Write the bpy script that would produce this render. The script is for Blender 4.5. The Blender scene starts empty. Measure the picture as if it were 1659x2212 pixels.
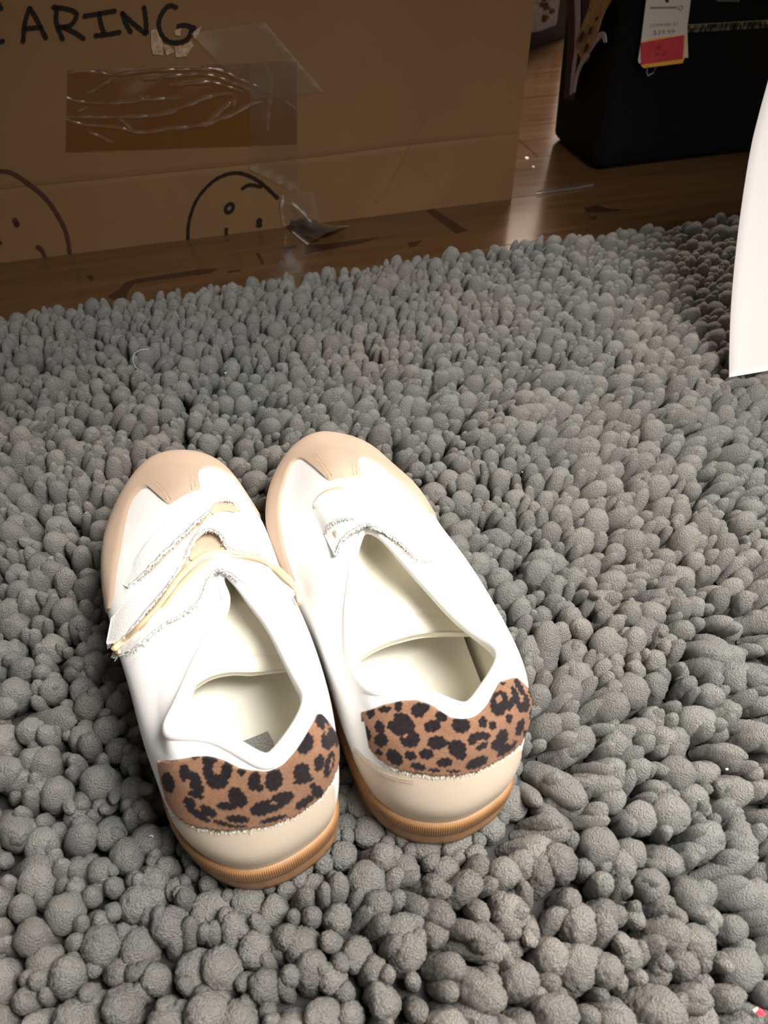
import bpy, math, random
import numpy as np
from mathutils import Vector, noise
from mathutils.bvhtree import BVHTree

S = bpy.context.scene
C = S.collection
random.seed(7)
rng = np.random.default_rng(7)

# ------------------------------------------------------------------ camera
F, CH, TH = 1660.0, 0.388, math.radians(45)
cam = bpy.data.cameras.new('camera')
cam.sensor_fit = 'VERTICAL'
cam.sensor_height = 36.0
cam.lens = F / 2212 * 36
cam.clip_start = 0.01
cam.dof.use_dof = True
cam.dof.focus_distance = 0.47
cam.dof.aperture_fstop = 13
cam_o = bpy.data.objects.new('camera', cam)
C.objects.link(cam_o)
cam_o.location = (0, 0, CH)
cam_o.rotation_euler = (math.radians(90) - TH, 0, 0)
S.camera = cam_o

# ------------------------------------------------------------------ light
world = bpy.data.worlds.new('store')
S.world = world
world.use_nodes = True
bg = world.node_tree.nodes['Background']
bg.inputs[0].default_value = (1.0, 0.95, 0.90, 1)
bg.inputs[1].default_value = 0.13


def area(name, loc, target, size, power, col):
    d = bpy.data.lights.new(name, 'AREA')
    d.shape = 'RECTANGLE'
    d.size, d.size_y = size
    d.energy = power
    d.color = col
    o = bpy.data.objects.new(name, d)
    C.objects.link(o)
    o.location = loc
    o.rotation_euler = (Vector(target) - Vector(loc)).to_track_quat('-Z', 'Y').to_euler()
    return o


lamp = area('ceiling_lamp', (0.38, 0.02, 0.84), (0.19, 0.10, 0), (0.40, 0.40), 8.3, (1.0, 0.97, 0.93))
lamp.data.spread = math.radians(108)
area('far_fill_lamp', (0.75, 2.6, 2.1), (0.62, 2.9, 0), (1.0, 0.6), 125, (1.0, 0.86, 0.76))  # unseen lamp added to brighten the far floor and wall

S.view_settings.view_transform = 'Standard'
S.view_settings.look = 'None'
S.view_settings.gamma = 1
S.view_settings.use_curve_mapping = False
S.view_settings.exposure = 0.0


# ------------------------------------------------------------------ view geometry (where a traced point stands in the room)
def ray(px, py):
    x, v = (px - 829.5) / F, (py - 1106) / F
    return np.array([x, math.cos(TH) - v * math.sin(TH), -math.sin(TH) - v * math.cos(TH)])


EYE = np.array([0, 0, CH])


def un(px, py, z):
    d = ray(px, py)
    return EYE + d * ((z - CH) / d[2])


def onplane(px, py, p0, n):
    d = ray(px, py)
    return EYE + d * (np.dot(np.asarray(p0) - EYE, n) / np.dot(d, n))


def proj(P):
    P = np.atleast_2d(P) - EYE
    zc = P[:, 1] * math.cos(TH) - P[:, 2] * math.sin(TH)
    up = P[:, 1] * math.sin(TH) + P[:, 2] * math.cos(TH)
    return np.stack([829.5 + F * P[:, 0] / zc, 1106 - F * up / zc], 1)


# ------------------------------------------------------------------ materials
def mat(name, col, rough=0.6, spec=0.5, bump=None, var=None, coat=0, sheen=0, sss=0, metal=0):
    """bump = (scale, strength, distance); var = (scale, amount) albedo mottling."""
    m = bpy.data.materials.new(name)
    m.use_nodes = True
    nt = m.node_tree
    b = nt.nodes['Principled BSDF']
    b.inputs['Base Color'].default_value = (*col, 1)
    b.inputs['Roughness'].default_value = rough
    b.inputs['Specular IOR Level'].default_value = spec
    b.inputs['Metallic'].default_value = metal
    if coat:
        b.inputs['Coat Weight'].default_value = coat
    if sheen:
        b.inputs['Sheen Weight'].default_value = sheen
    if sss:
        b.inputs['Subsurface Weight'].default_value = sss
        b.inputs['Subsurface Radius'].default_value = (0.004, 0.002, 0.001)
    tc = nt.nodes.new('ShaderNodeTexCoord')
    if var:
        n = nt.nodes.new('ShaderNodeTexNoise')
        n.inputs['Scale'].default_value = var[0]
        n.inputs['Detail'].default_value = 6
        nt.links.new(tc.outputs['Object'], n.inputs['Vector'])
        r = nt.nodes.new('ShaderNodeMapRange')
        r.inputs[1].default_value, r.inputs[2].default_value = 0.3, 0.7
        r.inputs[3].default_value, r.inputs[4].default_value = 1 - var[1], 1 + var[1]
        nt.links.new(n.outputs['Fac'], r.inputs[0])
        mx = nt.nodes.new('ShaderNodeVectorMath')
        mx.operation = 'SCALE'
        mx.inputs[0].default_value = col
        nt.links.new(r.outputs[0], mx.inputs['Scale'])
        nt.links.new(mx.outputs[0], b.inputs['Base Color'])
    if bump:
        n = nt.nodes.new('ShaderNodeTexNoise')
        n.inputs['Scale'].default_value = bump[0]
        n.inputs['Detail'].default_value = 4
        nt.links.new(tc.outputs['Object'], n.inputs['Vector'])
        bp = nt.nodes.new('ShaderNodeBump')
        bp.inputs['Strength'].default_value = bump[1]
        bp.inputs['Distance'].default_value = bump[2]
        nt.links.new(n.outputs['Fac'], bp.inputs['Height'])
        nt.links.new(bp.outputs[0], b.inputs['Normal'])
    return m


def attr_colour(m, name, fac=None):
    """base colour from a mesh attribute (flat print or dye)"""
    nt = m.node_tree
    a = nt.nodes.new('ShaderNodeAttribute')
    a.attribute_name = name
    nt.links.new(a.outputs['Color'], nt.nodes['Principled BSDF'].inputs['Base Color'])
    return m


M = {}
M['white'] = mat('white_leather', (0.88, 0.87, 0.85), 0.45, 0.4, (900, 0.12, 0.0006))
M['strap'] = mat('white_velour', (0.88, 0.87, 0.84), 0.9, 0.2, (1600, 0.5, 0.001), sheen=0.3)
M['cream'] = mat('cream_lining', (0.86, 0.82, 0.71), 0.75, 0.25, (2200, 0.2, 0.0005))
M['insole'] = mat('insole_cloth', (0.80, 0.78, 0.68), 0.8, 0.2, (1500, 0.2, 0.0005))
M['beige'] = mat('beige_nubuck', (0.56, 0.42, 0.315), 0.55, 0.35, (1200, 0.12, 0.0005), (60, 0.03))
M['beige_heel'] = mat('beige_leather', (0.64, 0.53, 0.41), 0.42, 0.45, (700, 0.08, 0.0005), (50, 0.02))
M['stitch'] = mat('beige_thread', (0.50, 0.35, 0.23), 0.8)
M['gum'] = mat('gum_rubber', (0.36, 0.185, 0.078), 0.42, 0.45, (500, 0.08, 0.0006), (120, 0.08), sss=0.06)
M['leopard'] = attr_colour(mat('leopard_suede', (0.5, 0.3, 0.2), 0.85, 0.2, (2600, 0.9, 0.0012), sheen=0.04), 'print')
M['elastic'] = mat('rubber_band_tan', (0.74, 0.54, 0.34), 0.4, 0.4, sss=0.1)
M['loop'] = mat('beige_strap_shade', (0.58, 0.46, 0.33), 0.9, 0.15, (1500, 0.4, 0.001))  # shade under and inside the straps, put into a beige colour
M['silver'] = mat('silver_foil', (0.72, 0.72, 0.73), 0.35, 0.8, (2500, 1.0, 0.003), (1200, 0.4), metal=0.15)
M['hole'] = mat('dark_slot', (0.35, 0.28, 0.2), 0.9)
M['mat_base'] = mat('mat_backing', (0.05, 0.05, 0.048), 0.95, 0.1)
M['wood'] = None
M['card'] = mat('cardboard', (0.182, 0.098, 0.041), 0.7, 0.25, (260, 0.05, 0.001), (9, 0.07))
M['card_edge'] = mat('cardboard_raw_edge', (0.21, 0.125, 0.062), 0.9, 0.1)
M['ink'] = mat('black_marker', (0.014, 0.010, 0.007), 0.7, 0.15)
M['ink_red'] = mat('dark_brown_marker', (0.05, 0.014, 0.008), 0.6)
M['torn'] = mat('torn_paper', (0.36, 0.25, 0.16), 0.9, 0.1, (300, 0.5, 0.001), (300, 0.35))
M['black'] = mat('black_nylon', (0.004, 0.004, 0.0045), 0.8, 0.12, (1500, 0.3, 0.0005))
M['maroon'] = mat('maroon_satin', (0.022, 0.010, 0.014), 0.6, 0.3)
M['lilac'] = mat('pale_piping', (0.30, 0.27, 0.30), 0.6, 0.3)
M['gold_lace'] = mat('gold_lace', (0.26, 0.17, 0.075), 0.6, 0.4, (600, 0.6, 0.002), (250, 0.5))
M['gold_metal'] = mat('brass_zip', (0.34, 0.29, 0.17), 0.35, 0.5, metal=0.3)
M['tag'] = mat('tag_card', (0.58, 0.51, 0.45), 0.6, 0.3)
M['tag_red'] = mat('red_sticker', (0.50, 0.045, 0.055), 0.5, 0.3, None, (200, 0.15))
M['tag_yellow'] = mat('yellow_sticker', (0.75, 0.36, 0.06), 0.5, 0.3)
M['grey_print'] = mat('grey_print', (0.20, 0.17, 0.15), 0.8)
M['dark_red'] = mat('dark_red_print', (0.30, 0.03, 0.035), 0.8)
M['carton'] = mat('grey_carton', (0.085, 0.072, 0.066), 0.7, 0.2)
M['carton_print'] = mat('pale_carton_print', (0.52, 0.50, 0.50), 0.6, 0.2, None, (60, 0.15))
M['nut'] = mat('brown_print', (0.17, 0.06, 0.03), 0.7, 0.2, None, (120, 0.5))
M['nut_pale'] = mat('cream_print', (0.55, 0.42, 0.32), 0.7)
M['paper'] = mat('white_paper', (0.68, 0.64, 0.62), 0.7, 0.2)
M['red'] = mat('red_paper', (0.80, 0.06, 0.09), 0.6)
M['pale'] = mat('pale_flake', (0.80, 0.74, 0.68), 0.6)
M['fibre'] = mat('white_fibre', (0.55, 0.60, 0.72), 0.6)
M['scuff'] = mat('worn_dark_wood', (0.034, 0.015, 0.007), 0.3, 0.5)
M['floor_dirt'] = mat('subfloor', (0.02, 0.012, 0.008), 0.9)


def tuft_material():
    m = bpy.data.materials.new('grey_chenille')
    m.use_nodes = True
    nt = m.node_tree
    b = nt.nodes['Principled BSDF']
    b.inputs['Roughness'].default_value = 0.95
    b.inputs['Specular IOR Level'].default_value = 0.12
    b.inputs['Sheen Weight'].default_value = 0.12
    b.inputs['Sheen Roughness'].default_value = 0.6
    geo = nt.nodes.new('ShaderNodeNewGeometry')
    # yarn dye drifts slowly across the mat: cool grey to warm grey
    n = nt.nodes.new('ShaderNodeTexNoise')
    n.inputs['Scale'].default_value = 9
    n.inputs['Detail'].default_value = 2
    nt.links.new(geo.outputs['Position'], n.inputs['Vector'])
    cr = nt.nodes.new('ShaderNodeValToRGB')
    cr.color_ramp.elements[0].position = 0.35
    cr.color_ramp.elements[0].color = (0.320, 0.330, 0.306, 1)
    cr.color_ramp.elements[1].position = 0.65
    cr.color_ramp.elements[1].color = (0.400, 0.372, 0.332, 1)
    nt.links.new(n.outputs['Fac'], cr.inputs['Fac'])
    at = nt.nodes.new('ShaderNodeAttribute')
    at.attribute_name = 'tone'
    oi = nt.nodes.new('ShaderNodeObjectInfo')
    add = nt.nodes.new('ShaderNodeMath')
    nt.links.new(at.outputs['Fac'], add.inputs[0])
    nt.links.new(oi.outputs['Random'], add.inputs[1])
    fr = nt.nodes.new('ShaderNodeMath')
    fr.operation = 'FRACT'
    nt.links.new(add.outputs[0], fr.inputs[0])
    r = nt.nodes.new('ShaderNodeMapRange')
    r.inputs[3].default_value, r.inputs[4].default_value = 0.82, 1.16
    nt.links.new(fr.outputs[0], r.inputs[0])
    vm = nt.nodes.new('ShaderNodeVectorMath')
    vm.operation = 'SCALE'
    nt.links.new(cr.outputs[0], vm.inputs[0])
    nt.links.new(r.outputs[0], vm.inputs['Scale'])
    nt.links.new(vm.outputs[0], b.inputs['Base Color'])
    # short fibres: stretched fine noise
    n2 = nt.nodes.new('ShaderNodeTexNoise')
    n2.inputs['Scale'].default_value = 1100
    n2.inputs['Detail'].default_value = 3
    n2.inputs['Roughness'].default_value = 0.65
    nt.links.new(geo.outputs['Position'], n2.inputs['Vector'])
    bp = nt.nodes.new('ShaderNodeBump')
    bp.inputs['Strength'].default_value = 0.9
    bp.inputs['Distance'].default_value = 0.0100
    nt.links.new(n2.outputs['Fac'], bp.inputs['Height'])
    nt.links.new(bp.outputs[0], b.inputs['Normal'])
    return m


M['tuft'] = tuft_material()


def wood_material():
    m = mat('glossy_laminate', (0.2, 0.1, 0.05), 0.16, 0.55)
    nt = m.node_tree
    b = nt.nodes['Principled BSDF']
    tc = nt.nodes.new('ShaderNodeTexCoord')
    mp = nt.nodes.new('ShaderNodeMapping')
    mp.inputs['Scale'].default_value = (4, 45, 4)
    n = nt.nodes.new('ShaderNodeTexNoise')
    n.inputs['Scale'].default_value = 1.6
    n.inputs['Detail'].default_value = 7
    nt.links.new(tc.outputs['Object'], mp.inputs[0])
    nt.links.new(mp.outputs[0], n.inputs['Vector'])
    cr = nt.nodes.new('ShaderNodeValToRGB')
    cr.color_ramp.elements[0].position = 0.3
    cr.color_ramp.elements[0].color = (0.072, 0.035, 0.013, 1)
    cr.color_ramp.elements[1].position = 0.7
    cr.color_ramp.elements[1].color = (0.105, 0.055, 0.023, 1)
    nt.links.new(n.outputs['Fac'], cr.inputs[0])
    nt.links.new(cr.outputs[0], b.inputs['Base Color'])
    rr = nt.nodes.new('ShaderNodeMapRange')
    rr.inputs[3].default_value, rr.inputs[4].default_value = 0.12, 0.24
    nt.links.new(n.outputs['Fac'], rr.inputs[0])
    nt.links.new(rr.outputs[0], b.inputs['Roughness'])
    return m


M['wood'] = wood_material()


def film_material(name, tint, gloss, whiten, crease=0.15):
    """thin clear film: mostly see-through, mirror-like creases, stress-whitened where 'ridge' is high"""
    m = bpy.data.materials.new(name)
    m.use_nodes = True
    nt = m.node_tree
    nt.nodes.remove(nt.nodes['Principled BSDF'])
    out = nt.nodes['Material Output']
    tr = nt.nodes.new('ShaderNodeBsdfTransparent')
    tr.inputs[0].default_value = (*tint, 1)
    gl = nt.nodes.new('ShaderNodeBsdfGlossy')
    gl.inputs['Roughness'].default_value = 0.13
    df = nt.nodes.new('ShaderNodeBsdfDiffuse')
    df.inputs[0].default_value = (0.55, 0.48, 0.40, 1)
    fr = nt.nodes.new('ShaderNodeFresnel')
    fr.inputs[0].default_value = gloss
    m1 = nt.nodes.new('ShaderNodeMixShader')
    nt.links.new(fr.outputs[0], m1.inputs[0])
    nt.links.new(tr.outputs[0], m1.inputs[1])
    nt.links.new(gl.outputs[0], m1.inputs[2])
    at = nt.nodes.new('ShaderNodeAttribute')
    at.attribute_name = 'ridge'
    mu = nt.nodes.new('ShaderNodeMath')
    mu.operation = 'MULTIPLY_ADD'
    mu.inputs[1].default_value = crease
    mu.inputs[2].default_value = whiten
    nt.links.new(at.outputs['Fac'], mu.inputs[0])
    m2 = nt.nodes.new('ShaderNodeMixShader')
    nt.links.new(mu.outputs[0], m2.inputs[0])
    nt.links.new(m1.outputs[0], m2.inputs[1])
    nt.links.new(df.outputs[0], m2.inputs[2])
    nt.links.new(m2.outputs[0], out.inputs[0])
    return m


M['tape'] = film_material('amber_tape', (0.80, 0.68, 0.48), 1.5, 0.0)
M['film'] = film_material('clear_film', (0.93, 0.92, 0.90), 1.45, 0.035)


M['film_glint'] = film_material('glint_film', (0.93, 0.92, 0.90), 1.45, 0.04, 0.6)  # strong pale creases: gloss highlights painted into the film colour


# ------------------------------------------------------------------ mesh helpers
def mesh(name, V, Fc, m=None, parent=None, smooth=True, attrs=None):
    me = bpy.data.meshes.new(name)
    V = np.asarray(V, dtype=float)
    me.from_pydata([tuple(v) for v in V] if len(V) < 200000 else V.tolist(), [], [tuple(int(i) for i in f) for f in Fc])
    if m:
        me.materials.append(m)
    if smooth:
        me.polygons.foreach_set('use_smooth', [True] * len(me.polygons))
    for k, (typ, data) in (attrs or {}).items():
        a = me.attributes.new(k, typ, 'POINT')
        a.data.foreach_set('color' if typ == 'FLOAT_COLOR' else 'value', np.asarray(data, dtype=np.float32).ravel())
    me.update()
    o = bpy.data.objects.new(name, me)
    C.objects.link(o)
    if parent:
        o.parent = parent
        o.matrix_parent_inverse = parent.matrix_world.inverted()
    return o


def thing(name, label, cat, loc, group=None):
    o = bpy.data.objects.new(name, None)
    o.empty_display_size = 0.02
    C.objects.link(o)
    o.location = loc
    o['label'], o['category'] = label, cat
    if group:
        o['group'] = group
    bpy.context.view_layer.update()
    return o


def tag(o, label, cat, group=None):
    o['label'], o['category'] = label, cat
    if group:
        o['group'] = group
    return o


def quads(n, m, wrap=False):
    """faces of an n x m grid (n along the first index)"""
    f = []
    for i in range(n if wrap else n - 1):
        a, b = i * m, ((i + 1) % n) * m
        for j in range(m - 1):
            f.append((a + j, b + j, b + j + 1, a + j + 1))
    return f


def slab(G, th_vec):
    """solid sheet from a grid G[n,m,3] with per-point thickness vectors"""
    n, m = G.shape[:2]
    top = G.reshape(-1, 3)
    bot = (G - th_vec).reshape(-1, 3)
    k = n * m
    f = quads(n, m)
    f2 = [tuple(k + i for i in reversed(q)) for q in f]
    rim = [i * m for i in range(n)] + [(n - 1) * m + j for j in range(1, m)] + [i * m + m - 1 for i in range(n - 2, -1, -1)] + [j for j in range(m - 2, 0, -1)]
    f3 = [(rim[i], rim[(i + 1) % len(rim)], k + rim[(i + 1) % len(rim)], k + rim[i]) for i in range(len(rim))]
    return np.vstack([top, bot]), f + f2 + f3


def grid_normals(G, wrap=False):
    if wrap:
        du = np.roll(G, -1, 0) - np.roll(G, 1, 0)
    else:
        du = np.gradient(G, axis=0)
    dv = np.gradient(G, axis=1)
    n = np.cross(du, dv)
    return n / np.maximum(np.linalg.norm(n, axis=2, keepdims=True), 1e-12)


def spline_open(P, n):
    """Catmull-Rom through rows of P, n samples"""
    P = np.asarray(P, float)
    k = len(P)
    Q = np.concatenate([[2 * P[0] - P[1]], P, [2 * P[-1] - P[-2]]])
    t = np.linspace(0, k - 1, n)
    i = np.minimum(t.astype(int), k - 2)
    s = (t - i).reshape((-1,) + (1,) * (P.ndim - 1))
    a, b, c, d = Q[i], Q[i + 1], Q[i + 2], Q[i + 3]
    return 0.5 * (2 * b + (c - a) * s + (2 * a - 5 * b + 4 * c - d) * s ** 2 + (3 * b - 3 * c + d - a) * s ** 3)


def spline_closed(P, n):
    P = np.asarray(P, float)
    k = len(P)
    A = np.zeros((k, k))
    for i in range(k):
        A[i, i], A[i, (i + 1) % k], A[i, (i - 1) % k] = 4, 1, 1
    rhs = 6 * (np.roll(P, -1, 0) - 2 * P + np.roll(P, 1, 0))
    Mm = np.linalg.solve(A, rhs)
    t = np.arange(n) * k / n
    i = t.astype(int)
    s = (t - i)[:, None]
    j = (i + 1) % k
    return (1 - s) * P[i] + s * P[j] + ((1 - s) ** 3 - (1 - s)) * Mm[i] / 6 + (s ** 3 - s) * Mm[j] / 6


def tube(P, r, seg=8, closed=False, flat=None):
    """tube along P with radius r (scalar or array); flat = (wr, hr) squashes it to a band, up = z"""
    P = np.asarray(P, float)
    n = len(P)
    if closed:
        T = np.roll(P, -1, 0) - np.roll(P, 1, 0)
    else:
        T = np.gradient(P, axis=0)
    T /= np.maximum(np.linalg.norm(T, axis=1, keepdims=True), 1e-12)
    up = np.array([0, 0, 1.0])
    B = np.cross(T, up)
    nb = np.linalg.norm(B, axis=1, keepdims=True)
    B = np.where(nb > 1e-4, B / np.maximum(nb, 1e-9), np.array([1.0, 0, 0]))
    N = np.cross(B, T)
    r = np.broadcast_to(np.asarray(r, float), (n,))
    a = np.linspace(0, 2 * np.pi, seg, endpoint=False)
    wr, hr = flat or (1, 1)
    V = P[:, None] + (B[:, None] * np.cos(a)[None, :, None] * wr + N[:, None] * np.sin(a)[None, :, None] * hr) * r[:, None, None]
    f = []
    for i in range(n if closed else n - 1):
        j = (i + 1) % n
        for k in range(seg):
            f.append((i * seg + k, i * seg + (k + 1) % seg, j * seg + (k + 1) % seg, j * seg + k))
    if not closed:
        f.append(tuple(range(seg)))
        f.append(tuple((n - 1) * seg + k for k in reversed(range(seg))))
    return V.reshape(-1, 3), f


def box_vf(lo, hi):
    x0, y0, z0 = lo
    x1, y1, z1 = hi
    V = [(x0, y0, z0), (x1, y0, z0), (x1, y1, z0), (x0, y1, z0), (x0, y0, z1), (x1, y0, z1), (x1, y1, z1), (x0, y1, z1)]
    return V, [(0, 3, 2, 1), (4, 5, 6, 7), (0, 1, 5, 4), (1, 2, 6, 5), (2, 3, 7, 6), (3, 0, 4, 7)]


def join(parts):
    V, Fc, k = [], [], 0
    for v, f in parts:
        v = np.asarray(v, float)
        V.append(v)
        Fc += [tuple(i + k for i in q) for q in f]
        k += len(v)
    return np.vstack(V), Fc


def poly_prism(P, nrm, th):
    """flat polygon with thickness th along nrm (triangulated by Blender as an ngon)"""
    P = np.asarray(P, float)
    nrm = np.asarray(nrm, float)
    n = len(P)
    V = np.vstack([P, P + nrm * th])
    area2 = np.dot(np.sum(np.cross(P, np.roll(P, -1, 0)), 0), nrm)
    top = tuple(range(n, 2 * n)) if area2 > 0 else tuple(reversed(range(n, 2 * n)))
    f = [top, tuple(i - n for i in reversed(top))]
    f += [(i, (i + 1) % n, n + (i + 1) % n, n + i) for i in range(n)]
    return V, f


def bevel(o, w, seg=3, ang=0.5):
    b = o.modifiers.new('bevel', 'BEVEL')
    b.width, b.segments = w, seg
    b.limit_method = 'ANGLE'
    b.angle_limit = ang
    return o


# ================================================================== the setting: floor
BX0, BX1 = un(0, 568, 0), un(1105, 430, 0)          # foot of the box front
bdir = (BX1 - BX0) / np.linalg.norm(BX1 - BX0)
bin_ = np.array([-bdir[1], bdir[0], 0])             # away from the viewer
yaw = math.atan2(bdir[1], bdir[0])

fl_v, fl_f = box_vf((-2.2, -0.6, -0.03), (2.6, 3.6, -0.004))
floor = mesh('floor', fl_v, fl_f, M['floor_dirt'], smooth=False)
floor['kind'] = 'structure'
seam0 = un(1130, 425, 0)                            # a joint passes here, parallel to the box
seam1 = un(1105, 497, 0)
wv, wf = box_vf((-2.2, 3.50, 0), (2.6, 3.60, 2.6))  # unseen pale wall, added for the glossy floor to mirror
wall = mesh('bounce_wall', wv, wf, mat('pale_wall_paint', (0.74, 0.68, 0.63), 0.8, 0.2, (40, 0.05, 0.001)), smooth=False)
wall['kind'] = 'structure'
pw = 0.112
k = 0
for row in range(-20, 28):
    d0 = row * pw
    off = (row * 0.37) % 1.0
    for col in range(-4, 4):
        x0, x1 = col * 1.15 + off - 0.3, (col + 1) * 1.15 + off - 0.3
        pv, pf = box_vf((x0 + 0.0006, d0 + 0.0006, -0.0035), (x1 - 0.0006, d0 + pw - 0.0006, 0.0))
        c, s = bdir[0], bdir[1]
        pv = np.array(pv)
        W = np.stack([seam0[0] + pv[:, 0] * c - pv[:, 1] * s, seam0[1] + pv[:, 0] * s + pv[:, 1] * c, pv[:, 2]], 1)
        if W[:, 0].max() < -2.1 or W[:, 0].min() > 2.5 or W[:, 1].max() < -0.5 or W[:, 1].min() > 3.5:
            continue
        o = mesh('plank', pv, pf, M['wood'], floor, smooth=False)
        o.location = (seam0[0], seam0[1], 0)
        o.rotation_euler = (0, 0, yaw)
        o.matrix_parent_inverse.identity()

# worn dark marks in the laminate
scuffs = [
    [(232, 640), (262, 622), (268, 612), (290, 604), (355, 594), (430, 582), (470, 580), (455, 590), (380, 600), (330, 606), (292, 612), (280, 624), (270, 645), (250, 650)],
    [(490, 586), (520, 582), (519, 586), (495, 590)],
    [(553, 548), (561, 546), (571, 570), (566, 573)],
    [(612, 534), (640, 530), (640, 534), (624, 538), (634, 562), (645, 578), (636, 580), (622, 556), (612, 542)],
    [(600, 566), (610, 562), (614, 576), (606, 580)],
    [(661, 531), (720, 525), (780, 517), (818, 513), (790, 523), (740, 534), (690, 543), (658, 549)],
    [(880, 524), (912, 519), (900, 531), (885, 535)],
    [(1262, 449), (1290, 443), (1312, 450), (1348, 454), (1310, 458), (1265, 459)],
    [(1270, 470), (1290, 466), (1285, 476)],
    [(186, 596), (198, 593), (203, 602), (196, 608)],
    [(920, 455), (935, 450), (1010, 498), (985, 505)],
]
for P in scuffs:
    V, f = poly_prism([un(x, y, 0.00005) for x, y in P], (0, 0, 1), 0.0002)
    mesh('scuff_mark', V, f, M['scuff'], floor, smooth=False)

# ================================================================== the cardboard box
bn = -bin_                                           # outward normal of the front


def bxp(px, py, off=0.0):
    return onplane(px, py, BX0 + bn * off, bin_)


box = thing('cardboard_box', 'large brown cardboard box with black marker writing and peeling tape, behind the mat', 'box', tuple(BX0 + bdir * 0.3 + bin_ * 0.2))
bl0, bl1, bh, bd = -0.12, np.linalg.norm(BX1 - BX0), 0.42, 0.42


def bx(s, d, z):
    return BX0 + bdir * s + bin_ * d + np.array([0, 0, z])


# front panel: a fold line with the lower band standing a millimetre proud
crz = np.array([(0, 407), (169, 390), (338, 373), (527, 354), (700, 335), (865, 313)], float)
crw = np.array([bxp(x, y) for x, y in crz])
crs = (crw - BX0) @ bdir
ss = np.linspace(bl0, bl1, 90)
creasez = np.interp(ss, crs, crw[:, 2])
rows = []
for tt in (-1, -0.5, -0.08, -0.02, 0.0, 0.012, 0.03, 0.1, 0.25, 0.5, 0.75, 1):
    z = np.where(tt < 0, creasez * (1 + tt), creasez + (bh - creasez) * max(tt, 0))
    fade = np.clip((0.62 - ss) / 0.12, 0, 1)
    d = {-0.02: 0.0010, 0.0: 0.0005, 0.012: 0.0}.get(tt, 0.0004 if tt < 0 else 0.0)
    bow = 0.004 * np.sin(np.pi * np.clip(z / bh, 0, 1)) * np.sin(np.pi * np.clip((ss - bl0) / (bl1 - bl0), 0, 1))
    rows.append(np.stack([BX0[0] + bdir[0] * ss + bin_[0] * (d * fade + bow * 0), BX0[1] + bdir[1] * ss + bin_[1] * (d * fade + bow * 0), z], 1))
G = np.stack(rows, 1)
V, f = slab(G, np.broadcast_to(bn * 0.004, G.shape))
mesh('front_panel', V, f, M['card'], box, smooth=False)
for nm, a, b in (('side_panel', (bl1 - 0.004, 0.0045), (bl1, bd)), ('side_panel', (bl0, 0.0045), (bl0 + 0.004, bd)), ('back_panel', (bl0 + 0.004, bd - 0.004), (bl1 - 0.004, bd))):
    V, f = box_vf((a[0], a[1], 0), (b[0], b[1], bh))
    V = [bx(*v) for v in V]
    mesh(nm, V, f, M['card'], box, smooth=False)
for z0, nm in ((0.0, 'bottom_panel'), (bh, 'top_flap')):
    V, f = box_vf((bl0, 0.0, z0), (bl1, bd, z0 + 0.004))
    mesh(nm, [bx(*v) for v in V], f, M['card'], box, smooth=False)


def stroke(pts, w, off=0.0013, close=False):
    """flat marker stroke on the box front; pts in traced pixels, w in pixels"""
    n = max(6, len(pts) * 6)
    P = spline_open(pts, n) if len(pts) > 2 else np.linspace(pts[0], pts[-1], 6)
    T = np.gradient(P, axis=0)
    T /= np.maximum(np.linalg.norm(T, axis=1, keepdims=True), 1e-9)
    N = np.stack([-T[:, 1], T[:, 0]], 1)
    ww = w / 2 * (1 + 0.12 * np.sin(np.arange(len(P)) * 1.7))
    Lr = np.concatenate([[P[0] - T[0] * w * 0.35], P + N * ww[:, None], [P[-1] + T[-1] * w * 0.35], (P - N * ww[:, None])[::-1]])
    return poly_prism([bxp(x, y, off) for x, y in Lr], bn, 0.0002)


def lines(name, L, w, m=None):
    V, f = join([stroke(p, w) for p in L])
    return mesh(name, V, f, m or M['ink'], box, smooth=False)


letters = [
    [[(-34, 96), (-12, 94), (8, 88)], [(-6, 2), (3, 20)]],
    [[(50, 91), (54, 49), (64, 16)], [(64, 16), (79, 41), (100, 83)], [(50, 62), (72, 60), (90, 58)]],
    [[(123, 16), (122, 49), (136, 86)], [(114, 15), (140, 18), (164, 27), (162, 43), (149, 56), (126, 58)], [(136, 58), (163, 71), (182, 84)]],
    [[(181, 35), (215, 29), (250, 23)], [(214, 27), (218, 50), (225, 72)], [(205, 77), (232, 74), (260, 69)]],
    [[(264, 26), (271, 48), (283, 70)], [(264, 28), (290, 52), (316, 73)], [(311, 14), (315, 40), (317, 72)]],
    [[(382, 16), (366, 12), (351, 27), (343, 50), (349, 75), (366, 90), (388, 91), (406, 83), (414, 66)], [(384, 57), (400, 54), (422, 61)]],
]
for i, L in enumerate(letters):
    lines('marker_letter', L, 9.5)
lines('marker_drawing', [[(-14, 366), (0, 369), (25, 373), (63, 397), (97, 426), (122, 460), (143, 502), (152, 551)], [(80, 532), (91, 540), (98, 558)], [(-4, 520), (2, 526)]], 8, M['ink_red'])
lines('marker_drawing', [[(31, 473), (34, 479), (37, 486)], [(36, 480), (38, 487)]], 10, M['ink_red'])
lines('marker_drawing', [[(561, 474), (560, 488)]], 12)
ring = [(496 + 8.5 * math.cos(t), 449 + 9 * math.sin(t) - 3 * math.cos(t)) for t in np.linspace(0, 2 * math.pi, 12)]
lines('marker_drawing', [[(406, 519), (409, 477), (426, 430), (456, 395), (485, 378), (515, 373), (544, 382), (570, 399), (601, 428)], [(523, 407), (540, 399), (566, 403)], ring, [(489, 493), (489, 508)]], 6.5, M['ink'])
lines('pale_scratch', [[(932, 238), (880, 330), (840, 405), (812, 436)]], 1.3, M['card_edge'])
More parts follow.
